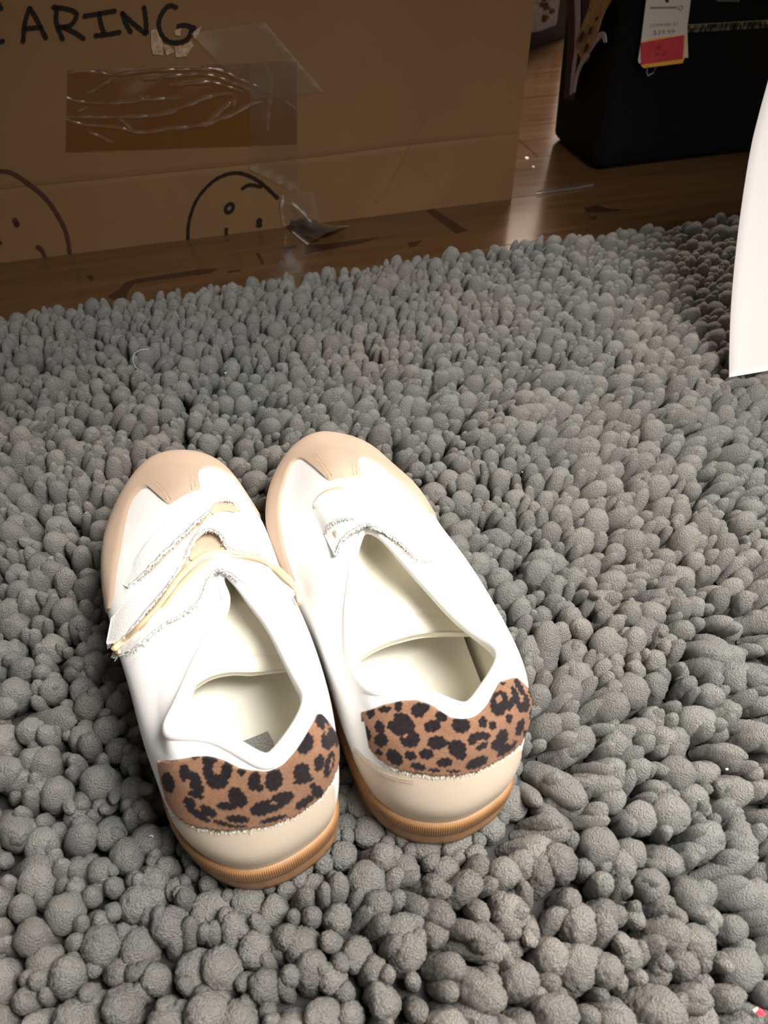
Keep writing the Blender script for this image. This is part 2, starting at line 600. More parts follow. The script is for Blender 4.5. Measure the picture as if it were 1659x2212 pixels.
for P in ([(326, 66), (342, 60), (346, 78), (352, 92), (352, 119), (331, 118), (326, 98)], [(352, 96), (366, 98), (378, 112), (360, 120)],
          [(378, 100), (396, 98), (413, 88), (418, 98), (402, 122), (380, 124)], [(416, 70), (436, 56), (432, 66), (420, 86)], [(376, 66), (392, 60), (390, 78), (378, 76)]):
    V, f = poly_prism([bxp(x, y, 0.0009) for x, y in P], bn, 0.0003)
    mesh('torn_paper_residue', V, f, M['torn'], box, smooth=False)


def film_sheet(name, corners, ridges, m, nu=150, nv=60, h=0.0011, wpx=2.0, lift=None, parent=box, base=0.0016):
    """clear film over the box front; corners = 4 traced pixels (tl, tr, br, bl); ridges = crease polylines"""
    c = np.array(corners, float)
    u, v = np.meshgrid(np.linspace(0, 1, nu), np.linspace(0, 1, nv), indexing='ij')
    P = (1 - v)[..., None] * ((1 - u)[..., None] * c[0] + u[..., None] * c[1]) + v[..., None] * ((1 - u)[..., None] * c[3] + u[..., None] * c[2])
    H = np.zeros(P.shape[:2])
    for R in ridges:
        Q = spline_open(R, len(R) * 8)
        A, B = Q[:-1], Q[1:]
        best = np.full(P.shape[:2], 1e9)
        for a, b in zip(A, B):
            ab = b - a
            t = np.clip(((P - a) @ ab) / max(ab @ ab, 1e-9), 0, 1)
            best = np.minimum(best, np.linalg.norm(P - a - t[..., None] * ab, axis=2))
        wob = 0.55 + 0.45 * np.sin(P[..., 0] * 0.11 + len(R)) * np.sin(P[..., 0] * 0.047 + P[..., 1] * 0.21)
        H = np.maximum(H, np.exp(-(best / (wpx * (0.6 + 0.9 * wob))) ** 2) * (0.25 + 0.75 * wob))
    offs = base + h * H + 0.00012 * np.sin(P[..., 0] * 0.05 + P[..., 1] * 0.03) * np.sin(P[..., 1] * 0.06 + 1)
    if lift is not None:
        offs = offs + lift(u, v)
    G = np.array([[bxp(P[i, j, 0], P[i, j, 1], offs[i, j]) for j in range(nv)] for i in range(nu)])
    o = mesh(name, G.reshape(-1, 3), quads(nu, nv), m, parent, attrs={'ridge': ('FLOAT', H.ravel())})
    return o


def cr(L, s=2.676, ox=100, oy=40):
    return [(x / s + ox, y / s + oy) for x, y in L]


tape_r = [cr(r) for r in (
    [(100, 455), (200, 482), (400, 492), (550, 475), (760, 460)],
    [(100, 570), (300, 572), (500, 570), (680, 555), (830, 495), (920, 460), (1050, 435), (1090, 470), (1085, 520)],
    [(100, 575), (200, 610), (420, 635), (540, 662), (700, 640), (900, 615), (1070, 555), (1190, 490), (1250, 480)],
    [(430, 585), (500, 650)], [(130, 315), (230, 305), (400, 325), (600, 302), (900, 295), (1000, 300), (1150, 365), (1300, 430), (1440, 515)],
    [(560, 350), (900, 325), (1100, 382), (1200, 422)], [(720, 385), (850, 375), (960, 370), (1130, 420)], [(940, 610), (970, 570), (1060, 490)],
    [(240, 435), (330, 380), (370, 345), (310, 305)], [(250, 660), (320, 690), (380, 720)], [(1250, 255), (1300, 350), (1280, 640)],
    [(520, 440), (560, 470), (590, 460)], [(190, 535), (235, 515)], [(880, 240), (940, 300)])]
film_sheet('parcel_tape', [(146, 152), (642, 132), (642, 312), (142, 329)], tape_r, M['tape'], 240, 100)
film_sheet('clear_tape', [(412, 72), (572, 48), (700, 198), (548, 214)], [[(574, 52), (696, 194)]], M['film'], 70, 50, 0.0006, 9, base=0.0034)
film_sheet('clear_tape', [(540, 140), (646, 132), (646, 420), (540, 366)], [[(530, 362), (580, 380), (640, 404)]], M['film'], 60, 80, 0.0015, 6, base=0.0030)
film_sheet('loose_tape_end', [(600, 410), (676, 416), (694, 490), (612, 486)],
           [[(632, 440), (655, 462), (670, 482), (676, 498)], [(610, 480), (622, 500), (640, 512), (660, 528)], [(612, 425), (606, 460), (612, 485)]], M['film_glint'], 60, 60, 0.003, 2.2,
           lift=lambda u, v: 0.012 * u * v + 0.004 * v)

# ================================================================== the rolled film scrap on the floor in front of the box
scr = []
edge_a = [(610, 482), (640, 510), (664, 529)]
edge_b = [(672, 470), (715, 486), (756, 488)]
for (xa, ya), (xb, yb) in zip(spline_open(edge_a, 24), spline_open(edge_b, 24)):
    row = []
    for t in np.linspace(0, 1, 16):
        z = 0.001 + 0.010 * math.sin(math.pi * t) ** 2 + 0.003 * t
        row.append(un(xa + (xb - xa) * t, ya + (yb - ya) * t - 6 * math.sin(math.pi * t), z))
    scr.append(row)
scr = np.array(scr)
rdg = np.zeros(scr.shape[:2])
rdg[8:, 0] = 1.0  # pale edges paint the scrap's gloss highlights
rdg[17:, -1] = 1.0
o = mesh('film_scrap', scr.reshape(-1, 3), quads(24, 16), M['film_glint'], attrs={'ridge': ('FLOAT', rdg.ravel())})
tag(o, 'crumpled clear plastic tape scrap on the floor at the foot of the box', 'plastic scrap')
fr_ = []
for x, y in spline_open([(1160, 418), (1200, 410), (1245, 404), (1282, 396)], 20):
    fr_.append([un(x, y + d, 0.0006 + 0.002 * math.sin((d + 5) / 10 * math.pi)) for d in (-5, -2.5, 0, 2.5, 5)])
o = mesh('film_strip', np.array(fr_).reshape(-1, 3), quads(20, 5), M['film'], attrs={'ridge': ('FLOAT', np.full(100, 0.45))})
tag(o, 'thin pale plastic strip lying on the floor in front of the black bag', 'plastic scrap')
for x, y, r in ((1138, 343, 4.5), (1152, 362, 3)):
    c0 = un(x, y, 0)
    rr = r * 0.00055
    V, f = poly_prism([c0 + np.array([math.cos(t) * rr * (1 + 0.3 * math.sin(3 * t)), math.sin(t) * rr * 1.6, 0.0001]) for t in np.linspace(0, 2 * math.pi, 9)[:-1]], (0, 0, 1), 0.0012)
    tag(mesh('paper_crumb', V, f, M['pale'], smooth=False), 'larger pale crumb on the floor by the box corner' if r > 4 else 'smaller pale crumb on the floor, nearer than its neighbour', 'crumb')

# ================================================================== the black bag with a price tag
BG0, BG1 = un(1282, 374, 0), un(1629, 332, 0)
gdir = (BG1 - BG0) / np.linalg.norm(BG1 - BG0)
gin = np.array([-gdir[1], gdir[0], 0])
bag = thing('black_bag', 'black fabric bag with brass zip and patterned side, behind the mat at the right', 'bag', tuple(BG0 + gdir * 0.13 + gin * 0.06))


def bgp(px, py, off=0.0):
    return onplane(px, py, BG0 - gin * off, gin)


def bgs(px, py, off=0.0):
    return onplane(px, py, BG0 - gdir * off, gdir)


W_, D_, Hh = 0.30, 0.135, 0.34
# body: a stack of rounded rectangles, a little slack
rows = []
for z in np.concatenate([np.linspace(0.0, 0.012, 4), np.linspace(0.03, Hh - 0.01, 16), [Hh]]):
    inset = 0.010 * (1 - min(1, z / 0.012)) ** 2 + 0.010 * max(0, (z - Hh + 0.01) / 0.01) ** 2
    ring_ = []
    for qx, qy, a0 in ((W_, D_, 0), (0, D_, 1), (0, 0, 2), (W_, 0, 3)):
        r = 0.014 if qy == 0 else 0.022
        cx, cy = (qx - r if qx else r), (qy - r if qy else r)
        for t in np.linspace(0, math.pi / 2, 6):
            a = a0 * math.pi / 2 + t
            x, y = cx + (r - inset) * math.cos(a), cy + (r - inset) * math.sin(a)
            if qx == 0:
                # slack gusset: pinched in the middle of its depth, back edge leans out higher up
                x -= 0.012 * (y / D_) * min(1, z / 0.2)
            ring_.append(BG0 + gdir * x + gin * y + np.array([0, 0, z]))
    rows.append(ring_)
G = np.array(rows).transpose(1, 0, 2)
n_, m_ = G.shape[:2]
f = quads(n_, m_, True)
f += [tuple(i * m_ for i in range(n_)), tuple(i * m_ + m_ - 1 for i in reversed(range(n_)))]
mesh('bag_body', G.reshape(-1, 3), f, M['black'], bag)


def band(name, cl, wd, m, off, plane, th=0.0012, parent=bag):
    P = spline_open(cl, len(cl) * 6)
    w = np.interp(np.linspace(0, 1, len(P)), np.linspace(0, 1, len(wd)), wd) / 2
    T = np.gradient(P, axis=0)
    T /= np.linalg.norm(T, axis=1, keepdims=True)
    N = np.stack([-T[:, 1], T[:, 0]], 1)
    G = np.array([[plane(*(p + n * ww * k), off) for k in (-1, -0.33, 0.33, 1)] for p, n, ww in zip(P, N, w)])
    nr = -gdir if plane is bgs else -gin
    V, f = slab(G, np.broadcast_to(nr * -th, G.shape) * -1)
    return mesh(name, V, f, m, parent, smooth=False)


band('maroon_panel', [(1262, -20), (1258, 60), (1245, 120), (1236, 160), (1228, 215)], [78, 66, 40, 30, 20], M['maroon'], 0.0135, bgs)
band('pale_piping', [(1245, -20), (1247, 30), (1246, 75), (1243, 115), (1238, 150), (1232, 205)], [11, 10, 8, 6, 6, 4], M['lilac'], 0.0155, bgs)
band('gold_lace', [(1300, -20), (1288, 22), (1272, 62), (1258, 96), (1262, 122), (1257, 136)], [46, 34, 34, 30, 18, 8], M['gold_lace'], 0.0155, bgs)
band('gold_lace', [(1318, -10), (1296, 32), (1280, 80), (1268, 110)], [12, 12, 14, 8], M['gold_lace'], 0.017, bgs)
for px, py, w, h in ((1256, 80, 9, 26), (1275, 66, 6, 20), (1266, 104, 6, 22), (1289, 40, 5, 10)):
    V, f = poly_prism([bgs(px + math.cos(t) * w / 2 - math.sin(t) * h * 0.16, py + math.sin(t) * h / 2, 0.0185) for t in np.linspace(0, 2 * math.pi, 11)[:-1]], -gdir, 0.0006)
    mesh('lace_hole', V, f, M['maroon'], bag, smooth=False)
band('pale_piping', [(1238, 200), (1246, 158), (1262, 126), (1283, 92), (1300, 74), (1307, 92)], [4, 6, 6, 9, 12, 5], M['lilac'], 0.0165, bgs)

# zip: two rows of teeth on a dark tape
zt = np.array([(1470, 63), (1659, 52), (1730, 48)], float)
Z = spline_open(zt, 80)
V, f = slab(np.array([[bgp(x, y + d, 0.0015) for d in (-8, 8)] for x, y in Z]), np.broadcast_to(gin * 0.0013, (80, 2, 3)))
zipper = mesh('zip_tape', V, f, M['black'], bag, smooth=False)
tb = []
for i, (x, y) in enumerate(spline_open(zt, 110)):
    for dy in (-5.0, 4.0):
        c0 = bgp(x + (1.2 if dy > 0 else 0), y + dy, 0.0016)
        e = 0.00072
        tv, tf = box_vf((-e, -0.0012, -0.0019), (e, 0.0006, 0.0019))
        tb.append(([c0 + gdir * v[0] + gin * v[1] + np.array([0, 0, v[2]]) for v in tv], tf))
V, f = join(tb)
o = mesh('zip_tooth', V, f, M['gold_metal'], zipper, smooth=False)
o['kind'] = 'stuff'
V, f = poly_prism([bgp(x, y, 0.0018) for x, y in ((1546, -8), (1598, -8), (1596, 4), (1548, 3))], -gin, 0.0008)
mesh('front_badge', V, f, M['carton'], bag, smooth=False)

# price tag (hangs from the bag: its own thing)
tagp = thing('price_tag', 'white price tag with a red sticker, hanging on the front of the black bag', 'tag', tuple(bgp(1435, 60, 0.008)))


def tgp(px, py, off=0.008):
    return bgp(px, py, off)


def tgpoly(name, P, m, off, th=0.0005, parent=tagp):
    V, f = poly_prism([tgp(x, y, off) for x, y in P], -gin, th)
    return mesh(name, V, f, m, parent, smooth=False)


tgpoly('tag_card', [(1398, -20), (1494, -20), (1484, 60), (1486, 124), (1380, 137), (1378, 130), (1384, 92)], M['tag'], 0.008)
stk = tgpoly('yellow_sticker', [(1387, 90), (1420, 82), (1480, 75), (1478, 126), (1474, 136), (1390, 147), (1384, 140)], M['tag_yellow'], 0.0086)
tgpoly('red_sticker', [(1384, 93), (1430, 84), (1478, 76), (1474, 127), (1430, 133), (1385, 139)], M['tag_red'], 0.0092)
for P in ([(1404, 101), (1420, 96), (1440, 95), (1424, 99), (1412, 104), (1410, 110), (1405, 106)],):
    tgpoly('sticker_crease', P, M['tag_yellow'], 0.0098, 0.0002).data.materials[0] = M['tag_red']
for x, y, w in ((1423, 102, 5), (1419, 117, 5), (1435, 116, 5)):
    tgpoly('sticker_print', [(x - w, y - 3), (x + w, y - 4), (x + w, y + 3), (x - w, y + 4)], M['dark_red'], 0.0098, 0.0002)


def tag_text(s, px, py, hpx, wpx):
    cu = bpy.data.curves.new('tag_print', 'FONT')
    cu.body = s
    cu.align_x = 'CENTER'
    cu.align_y = 'CENTER'
    tmp = bpy.data.objects.new('tmp', cu)
    C.objects.link(tmp)
    dg = bpy.context.evaluated_depsgraph_get()
    me = bpy.data.meshes.new_from_object(tmp.evaluated_get(dg))
    bpy.data.objects.remove(tmp)
    co = np.array([v.co for v in me.vertices])
    w = co[:, 0].max() - co[:, 0].min()
    h = co[:, 1].max() - co[:, 1].min()
    P = [tgp(px + c[0] / w * wpx, py - c[1] / h * hpx - 0.06 * c[0] / w * wpx, 0.0087) for c in co]
    return mesh('tag_print', P, [p.vertices[:] for p in me.polygons], M['grey_print'], tagp, smooth=False)


tag_text('COMPARE AT', 1435, 54, 7, 62)
tag_text('$39.99', 1434, 70, 11, 46)
tgpoly('tag_print', [(1404, 15), (1462, 14), (1462, 18), (1404, 19)], M['grey_print'], 0.0086, 0.0002)
V, f = tube([tgp(1470 + 5 * math.cos(t), 17 + 4.5 * math.sin(t), 0.0088) for t in np.linspace(0, 2 * math.pi, 13)[:-1]], 0.00045, 5, True)
mesh('tag_print', V, f, M['grey_print'], tagp)
tgpoly('tag_hole', [(1441 + 4 * math.cos(t), 1 + 5 * math.sin(t)) for t in np.linspace(0, 2 * math.pi, 11)[:-1]], M['scuff'], 0.0087, 0.0002)
V, f = tube([tgp(1399, 143, 0.009), tgp(1397, 155, 0.008), tgp(1399, 164, 0.006), tgp(1410, 158, 0.006), tgp(1416, 148, 0.009)], 0.0008, 6)
mesh('plastic_loop', V, f, M['lilac'], tagp)

# ================================================================== the far carton
CT0, CT1 = un(1163, 98, 0), un(1218, 82, 0)
cd_ = (CT1 - CT0) / np.linalg.norm(CT1 - CT0)
ci_ = np.array([-cd_[1], cd_[0], 0])
crt = thing('picture_carton', 'grey carton with a pale panel and brown picture, far behind between box and bag', 'carton', tuple(CT0))


def ctb(name, lo, hi, m, par=crt):
    V, f = box_vf(lo, hi)
    return mesh(name, [CT0 + cd_ * v[0] + ci_ * v[1] + np.array([0, 0, v[2]]) for v in V], f, m, par, smooth=False)


ctb('carton_body', (-0.20, 0, 0), (0.085, 0.2, 0.32), M['carton'])


def ctp(px, py, off):
    return onplane(px, py, CT0 - ci_ * off, ci_)


V, f = poly_prism([ctp(x, y, 0.0005) for x, y in ((1120, 76), (1168, 66), (1199, 54), (1202, 48), (1210, -15), (1130, -15))], -ci_, 0.001)
pnl = mesh('picture_panel', V, f, M['carton_print'], crt, smooth=False)
for i in range(22):
    x, y = 1180 + random.gauss(0, 9), 18 + random.gauss(0, 15)
    if y > 44 or x > 1196:
        continue
    r = random.uniform(3, 6)
    V, f = poly_prism([ctp(x + r * math.cos(t), y + r * math.sin(t), 0.0016 + i * 0.00005) for t in np.linspace(0, 2 * math.pi, 9)[:-1]], -ci_, 0.0004)
    mesh('picture_blob', V, f, M['nut_pale'] if i % 4 == 0 else M['nut'], pnl, smooth=False)

# ================================================================== the shoes
ZS = 0.020


class Shoe:
    NU, NV = 480, 56

    def __init__(s, heel, toe, O, A, B, T, name, label):
        s.o = np.array(heel[:2])
        a = np.array(toe[:2]) - s.o
        s.a = a / np.linalg.norm(a)
        s.r = np.array([s.a[1], -s.a[0]])
        s.root = thing(name, label, 'shoe', (s.o[0] + s.a[0] * .14, s.o[1] + s.a[1] * .14, ZS), 'pair of sneakers')

        def sm(K):
            K = np.asarray(K, float)
            return 0.04 * np.roll(K, 1, 0) + 0.92 * K + 0.04 * np.roll(K, -1, 0)
        O, A, B, T = sm(O), sm(A), sm(B), sm(T)
        s.Ok = spline_closed(O, s.NU)
        Ar, Br, s.T = spline_closed(A, s.NU), spline_closed(B, s.NU), spline_closed(T, s.NU)
        d = np.linalg.norm(s.T - Br, axis=1, keepdims=True)
        Cr = 0.5 * (Br + s.T)
        Cr[:, 2:] += 0.075 * d
        rings = np.stack([s.Ok, Ar, Br, Cr, s.T], 0)
        G = spline_open(rings, s.NV).transpose(1, 0, 2)          # [phi, v, (u,w,z)]
        # gentle smoothing along phi of the interior
        for _ in range(3):
            G[:, 1:-1] = 0.25 * np.roll(G, 1, 0)[:, 1:-1] + 0.5 * G[:, 1:-1] + 0.25 * np.roll(G, -1, 0)[:, 1:-1]
        s.G = s.world(G)
        s.N = grid_normals(s.G, True)
        c = s.world(np.array([[0, 140, 60.]]))[0]
        if np.mean(np.sum((s.G - c) * s.N, axis=2)) < 0:
            s.N = -s.N
        s.f = quads(s.NU, s.NV, True)
        s.bvh = BVHTree.FromPolygons([Vector(v) for v in s.G.reshape(-1, 3)], s.f)

    def world(s, L):
        L = np.asarray(L, float)
        out = np.empty(L.shape)
        out[..., 0] = s.o[0] + (s.r[0] * L[..., 0] + s.a[0] * L[..., 1]) / 1000
        out[..., 1] = s.o[1] + (s.r[1] * L[..., 0] + s.a[1] * L[..., 1]) / 1000
        out[..., 2] = L[..., 2] / 1000
        return out

    def at(s, phi, v, off=0.0):
        """surface point(s) at phi in [0,NU), v in [0,NV-1]"""
        phi, v = np.asarray(phi, float), np.clip(np.asarray(v, float), 0, s.NV - 1.0001)
        i0 = np.floor(phi).astype(int)
        a = (phi - i0)[..., None]
        i0, i1 = i0 % s.NU, (i0 + 1) % s.NU
        j0 = v.astype(int)
        b = (v - j0)[..., None]

        def lerp(X):
            return (1 - a) * ((1 - b) * X[i0, j0] + b * X[i0, j0 + 1]) + a * ((1 - b) * X[i1, j0] + b * X[i1, j0 + 1])
        return lerp(s.G) + lerp(s.N) * np.asarray(off)[..., None]

    def inv(s, px, py, z=0.05):
        """(phi, v) of the surface point seen at a traced pixel"""
        d = ray(px, py)
        h, n, fi, dist = s.bvh.ray_cast(Vector(EYE), Vector(d))
        if h is None:
            h, n, fi, dist = s.bvh.find_nearest(Vector(un(px, py, z)))
        i, j = divmod(fi, s.NV - 1)
        p = s.G[i, j]
        e1, e2 = s.G[(i + 1) % s.NU, j] - p, s.G[i, j + 1] - p
        q = np.array(h) - p
        return i + np.clip(q @ e1 / max(e1 @ e1, 1e-12), 0, 1), j + np.clip(q @ e2 / max(e2 @ e2, 1e-12), 0, 1)

    def see(s, px, py, off, z=None):
        """point on the line of sight of a traced pixel, lifted off the upper; z when it hangs free"""
        d = ray(px, py)
        if z is None:
            h, n, fi, dist = s.bvh.ray_cast(Vector(EYE), Vector(d))
            if h is not None:
                return np.array(h) - d / np.linalg.norm(d) * off
            z = 0.09
        return un(px, py, z)

    def patch(s, name, phi, lo, hi, m, off=0.0008, nv=40, attrs=None, rag=0.0):
        """overlay between v=lo(phi) and v=hi(phi); follows the upper at a small stand-off"""
        phi = np.asarray(phi, float)
        t = np.linspace(0, 1, nv)
        vv = lo[:, None] + (hi - lo)[:, None] * t[None]
        pp = np.broadcast_to(phi[:, None], vv.shape)
        edge = np.minimum(np.minimum(t, 1 - t) * nv / 2.0, 1.0)
        e2 = np.minimum(np.minimum(np.arange(len(phi)), np.arange(len(phi))[::-1]) / 2.0, 1.0)
        offs = off * np.sqrt(edge[None] * e2[:, None]) + 0.00008
        G = s.at(pp, vv, offs)
        at_ = attrs(G) if attrs else None
        return mesh(name, G.reshape(-1, 3), quads(len(phi), nv), m, s.root, attrs=at_), G

    def build(s):
        NU, NV = s.NU, s.NV
        mesh('upper', s.G.reshape(-1, 3), s.f, M['white'], s.root)
        # ---- lining: inner wall
        jj = np.arange(NV - 1, 0, -3)
        th = 0.0030 + 0.0 * jj
        Lg = s.G[:, jj] - s.N[:, jj] * th[None, :, None]
        mesh('lining', Lg.reshape(-1, 3), quads(NU, len(jj), True), M['cream'], s.root)
        # ---- padded collar rolled over the opening
        Tw = s.G[:, -1]
        tg = np.roll(Tw, -3, 0) - np.roll(Tw, 3, 0)
        inn = np.cross(np.array([0, 0, 1.0]), tg)
        inn[:, 2] = 0
        inn /= np.linalg.norm(inn, axis=1, keepdims=True)
        wl = s.T[:, 1]
        rad = np.interp(wl, [40, 70, 100, 125], [0.0036, 0.0034, 0.0028, 0.0018])
        for _ in range(20):
            rad = (np.roll(rad, 1) + rad + np.roll(rad, -1)) / 3
        ctr = Tw + inn * (rad * 0.5)[:, None] - np.array([0, 0, 1]) * (rad * 0.55)[:, None]
        V, f = tube(ctr, rad, 14, True, (0.95, 1.1))
        mesh('collar', V, f, M['white'], s.root)
        # ---- insole
        Oi = spline_closed(np.asarray(s.Ok[::10]) * 1.0, 120)
        cen = Oi.mean(0)
        Gi = []
        for k in np.linspace(0.93, 0.0, 14):
            R = cen + (Oi - cen) * k
            R[:, 2] = 48 + 5 * np.clip(k - 0.75, 0, 1) ** 2 * 20 - 0.02 * np.clip(R[:, 1] - 80, 0, 200)
            Gi.append(s.world(R))
        Gi = np.array(Gi).transpose(1, 0, 2)
        ins = mesh('insole', Gi.reshape(-1, 3), quads(120, 14, True), M['insole'], s.root)
        s.ins = ins
        # ---- gum sole: ribbed upper band, ledge, smooth lower band
        n = 2400
        Or = spline_closed(s.Ok[::8], n)
        tg = np.roll(Or, -2, 0) - np.roll(Or, 2, 0)
        out = np.stack([tg[:, 1], -tg[:, 0]], 1)
        out /= np.linalg.norm(out, axis=1, keepdims=True)
        rib = 0.22 * np.sin(np.arange(n) / n * 2 * np.pi * 400)
        prof = [(-6, 1.0, 0), (-0.5, 0.6, 0), (1.4, 0.3, 0.3), (2.3, -1.2, 1), (2.5, -4, 1), (2.4, -8, 1), (2.1, -10.0, 0.5), (1.5, -10.6, 0), (1.6, -12, 0), (1.6, -18, 0), (1.2, -21.8, 0), (0, -23, 0), (-9, -23, 0)]
        rows = []
        for d, dz, rb in prof:
            z = Or[:, 2] + dz
            if dz < -20:
                z = ZS * 1000 + (dz + 23) + 0 * z
            else:
                z = np.maximum(ZS * 1000 + (23 + dz) * (Or[:, 2] - ZS * 1000) / 23, ZS * 1000)
            rows.append(np.stack([Or[:, 0] + out[:, 0] * (d + rib * rb), Or[:, 1] + out[:, 1] * (d + rib * rb), z], 1))
        Gs = s.world(np.stack(rows, 1))
        f = quads(n, len(prof), True)
        f.append(tuple(i * len(prof) + len(prof) - 1 for i in range(0, n, 8)))
        V = Gs.reshape(-1, 3)
        mesh('gum_sole', V, f, M['gum'], s.root)
        return s

    def edge(s, pts, z=0.045):
        """traced boundary -> (phi, v) arrays with phi increasing"""
        E = np.array([s.inv(x, y, z) for x, y in pts])
        return E

    def toe_cap(s, pts):
        E = s.edge(pts)
        if E[0, 0] > E[-1, 0]:
            E = E[::-1]
        ph = E[:, 0].copy()
        for i in range(1, len(ph)):
            ph[i] = max(ph[i], ph[i - 1] + 0.4)
        P = spline_open(np.stack([ph, E[:, 1]], 1), 500)
        ph = np.maximum.accumulate(P[:, 0] + np.arange(500) * 1e-4)
        return s.patch('toe_cap', ph, np.full(500, 0.0), np.clip(P[:, 1], 0.02, s.NV - 2), M['beige'], 0.0009)

    def stitches(s, rows, name='stitching', m=None):
        parts = []
        for pts in rows:
            P = spline_open(pts, 60)
            L = np.concatenate([[0], np.cumsum(np.linalg.norm(np.diff(P, axis=0), axis=1))])
            for q in np.arange(0, L[-1], 4.2):
                x, y = np.interp(q, L, P[:, 0]), np.interp(q, L, P[:, 1])
                x2, y2 = np.interp(q + 1.8, L, P[:, 0]), np.interp(q + 1.8, L, P[:, 1])
                a, b = s.at(*s.inv(x, y), 0.0010), s.at(*s.inv(x2, y2), 0.0010)
                if np.linalg.norm(a - b) < 0.002:
                    parts.append(tube([a, b], 0.00017, 5))
        V, f = join(parts)
        o = mesh(name, V, f, m or M['stitch'], s.root)
        o['kind'] = 'stuff'

    def heel(s, low, top, low_counter, spots, lights, end):
        """leopard patch and beige counter, boundaries traced; phi runs round the heel through 0"""
        def wrap(E):
            E = E.copy()
            E[:, 0] = (E[:, 0] + s.NU / 2) % s.NU - s.NU / 2
            return E[np.argsort(E[:, 0])]
        El = wrap(s.edge(low))
        El = El[El[:, 0] < end]
        El = np.vstack([El, [[end, El[-1, 1] + 2]]])
        ph = np.linspace(El[0, 0], end, 420)
        lo = np.interp(ph, El[:, 0], El[:, 1])
        for _ in range(12):
            lo[1:-1] = (lo[:-2] + lo[1:-1] + lo[2:]) / 3
        lo += 0.25 * rng.standard_normal(420) * np.minimum(np.minimum(np.arange(420), np.arange(420)[::-1]) / 10, 1)
        Et = wrap(s.edge(top, 0.09))
        hi = np.interp(ph, Et[:, 0], Et[:, 1])
        hi = np.clip(hi, lo + 0.3, s.NV - 1.2)
        t = np.linspace(0, 1, 420)
        e = np.sqrt(np.clip(1 - np.clip((t - 0.95) / 0.05, 0, 1) ** 2, 0, 1)) * np.sqrt(np.clip(1 - np.clip((0.05 - t) / 0.05, 0, 1) ** 2, 0, 1))
        mid = lo + (hi - lo) * np.where(t > 0.5, 0.25, 0.5)
        hi, lo = mid + (hi - mid) * e, mid + (lo - mid) * e
        hi = np.maximum(hi, lo + 0.05)

        def printed(G):
            P = proj(G.reshape(-1, 3))
            k = np.full(len(P), 9.0)
            q = P + 1.3 * np.stack([np.sin(P[:, 1] * 0.55 + P[:, 0] * 0.2), np.cos(P[:, 0] * 0.5)], 1) + rng.standard_normal(P.shape) * 0.55

            def field(L):
                k = np.full(len(q), 9.0)
                for cx, cy, rx, ry, an in L:
                    a = math.radians(an)
                    dx, dy = q[:, 0] - cx, q[:, 1] - cy
                    ux, uy = dx * math.cos(a) + dy * math.sin(a), -dx * math.sin(a) + dy * math.cos(a)
                    k = np.minimum(k, np.sqrt((ux / rx) ** 2 + (uy / ry) ** 2))
                return k
            dark = np.clip((1.12 - field(spots)) / 0.14, 0, 1) * (1 - np.clip((1.1 - field(lights)) / 0.3, 0, 1))
            nz = np.array([noise.noise(Vector(p) * 700) for p in G.reshape(-1, 3)])
            nz2 = np.array([noise.noise(Vector(p) * 120) for p in G.reshape(-1, 3)])
            tan = np.array([0.36, 0.19, 0.112]) * (1 + 0.16 * nz + 0.12 * nz2)[:, None]
            blk = np.array([0.020, 0.013, 0.015]) * (1 + 0.5 * nz)[:, None]
            c = tan * (1 - dark[:, None]) + blk * dark[:, None]
            return {'print': ('FLOAT_COLOR', np.concatenate([np.clip(c, 0, 1), np.ones((len(c), 1))], 1))}
        s.patch('leopard_patch', ph, lo, hi, M['leopard'], 0.0016, 110, printed)
        # frayed thread along its lower edge
        fz = []
        for i in range(0, 420):
            if rng.random() < 0.55:
                a = s.at(ph[i], lo[i] + 0.3, 0.0012)
                b = s.at(ph[i] + rng.normal(0, 0.4), lo[i] - 0.35 - rng.random() * 0.35, 0.0011)
                fz.append(tube([a, b], 0.00013, 3))
        V, f = join(fz)
        mesh('frayed_edge', V, f, M['cream'], s.root)['kind'] = 'stuff'
        Ec = wrap(s.edge(low_counter))
        pc = np.linspace(Ec[0, 0], Ec[-1, 0], 240)
        hc = np.interp(pc, Ec[:, 0], Ec[:, 1])
        for _ in range(10):
            hc[1:-1] = (hc[:-2] + hc[1:-1] + hc[2:]) / 3
        s.patch('heel_counter', pc, np.zeros(240), np.maximum(hc, 0.1), M['beige_heel'], 0.0005)

    def strap(s, front, rear, name='strap', th=0.0016, n=90, fray=True):
        """folded velour strap; front/rear rails = traced (px, py, lift[, z])"""
        def rail(R):
            P = np.array([s.see(r[0], r[1], r[2] / 1000, r[3] / 1000 if len(r) > 3 else None) for r in R])
            return spline_open(P, n)
        a, b = rail(front), rail(rear)
        m_ = 14
        t = np.linspace(0, 1, m_)[None, :, None]
        G = a[:, None] * (1 - t) + b[:, None] * t
        # keep the middle above the upper
        for i in range(9, n - 12):
            for j in range(1, m_ - 1):
                h = s.bvh.find_nearest(Vector(G[i, j]))
                if h[0] is not None:
                    nn = np.array(h[1])
                    nr = s.N.reshape(-1, 3)[(h[2] // (s.NV - 1)) * s.NV + h[2] % (s.NV - 1)]
                    dd = (G[i, j] - np.array(h[0])) @ nr
                    if dd < 0.0018 and h[3] < 0.02:
                        G[i, j] = G[i, j] + nr * (0.0018 - dd) * min(1, (i - 8) / 14, (n - 11 - i) / 14)
        for _ in range(2):
            G[1:-1, 1:-1] = (G[:-2, 1:-1] + G[2:, 1:-1] + G[1:-1, :-2] + G[1:-1, 2:] + 2 * G[1:-1, 1:-1]) / 6
        N = grid_normals(G)
        if N[:, :, 2].mean() < 0:
            N = -N
        G[:, -1] += rng.standard_normal((n, 3)) * 0.00025
        V, f = slab(G, N * th)
        o = mesh(name, V, f, M['strap'], s.root)
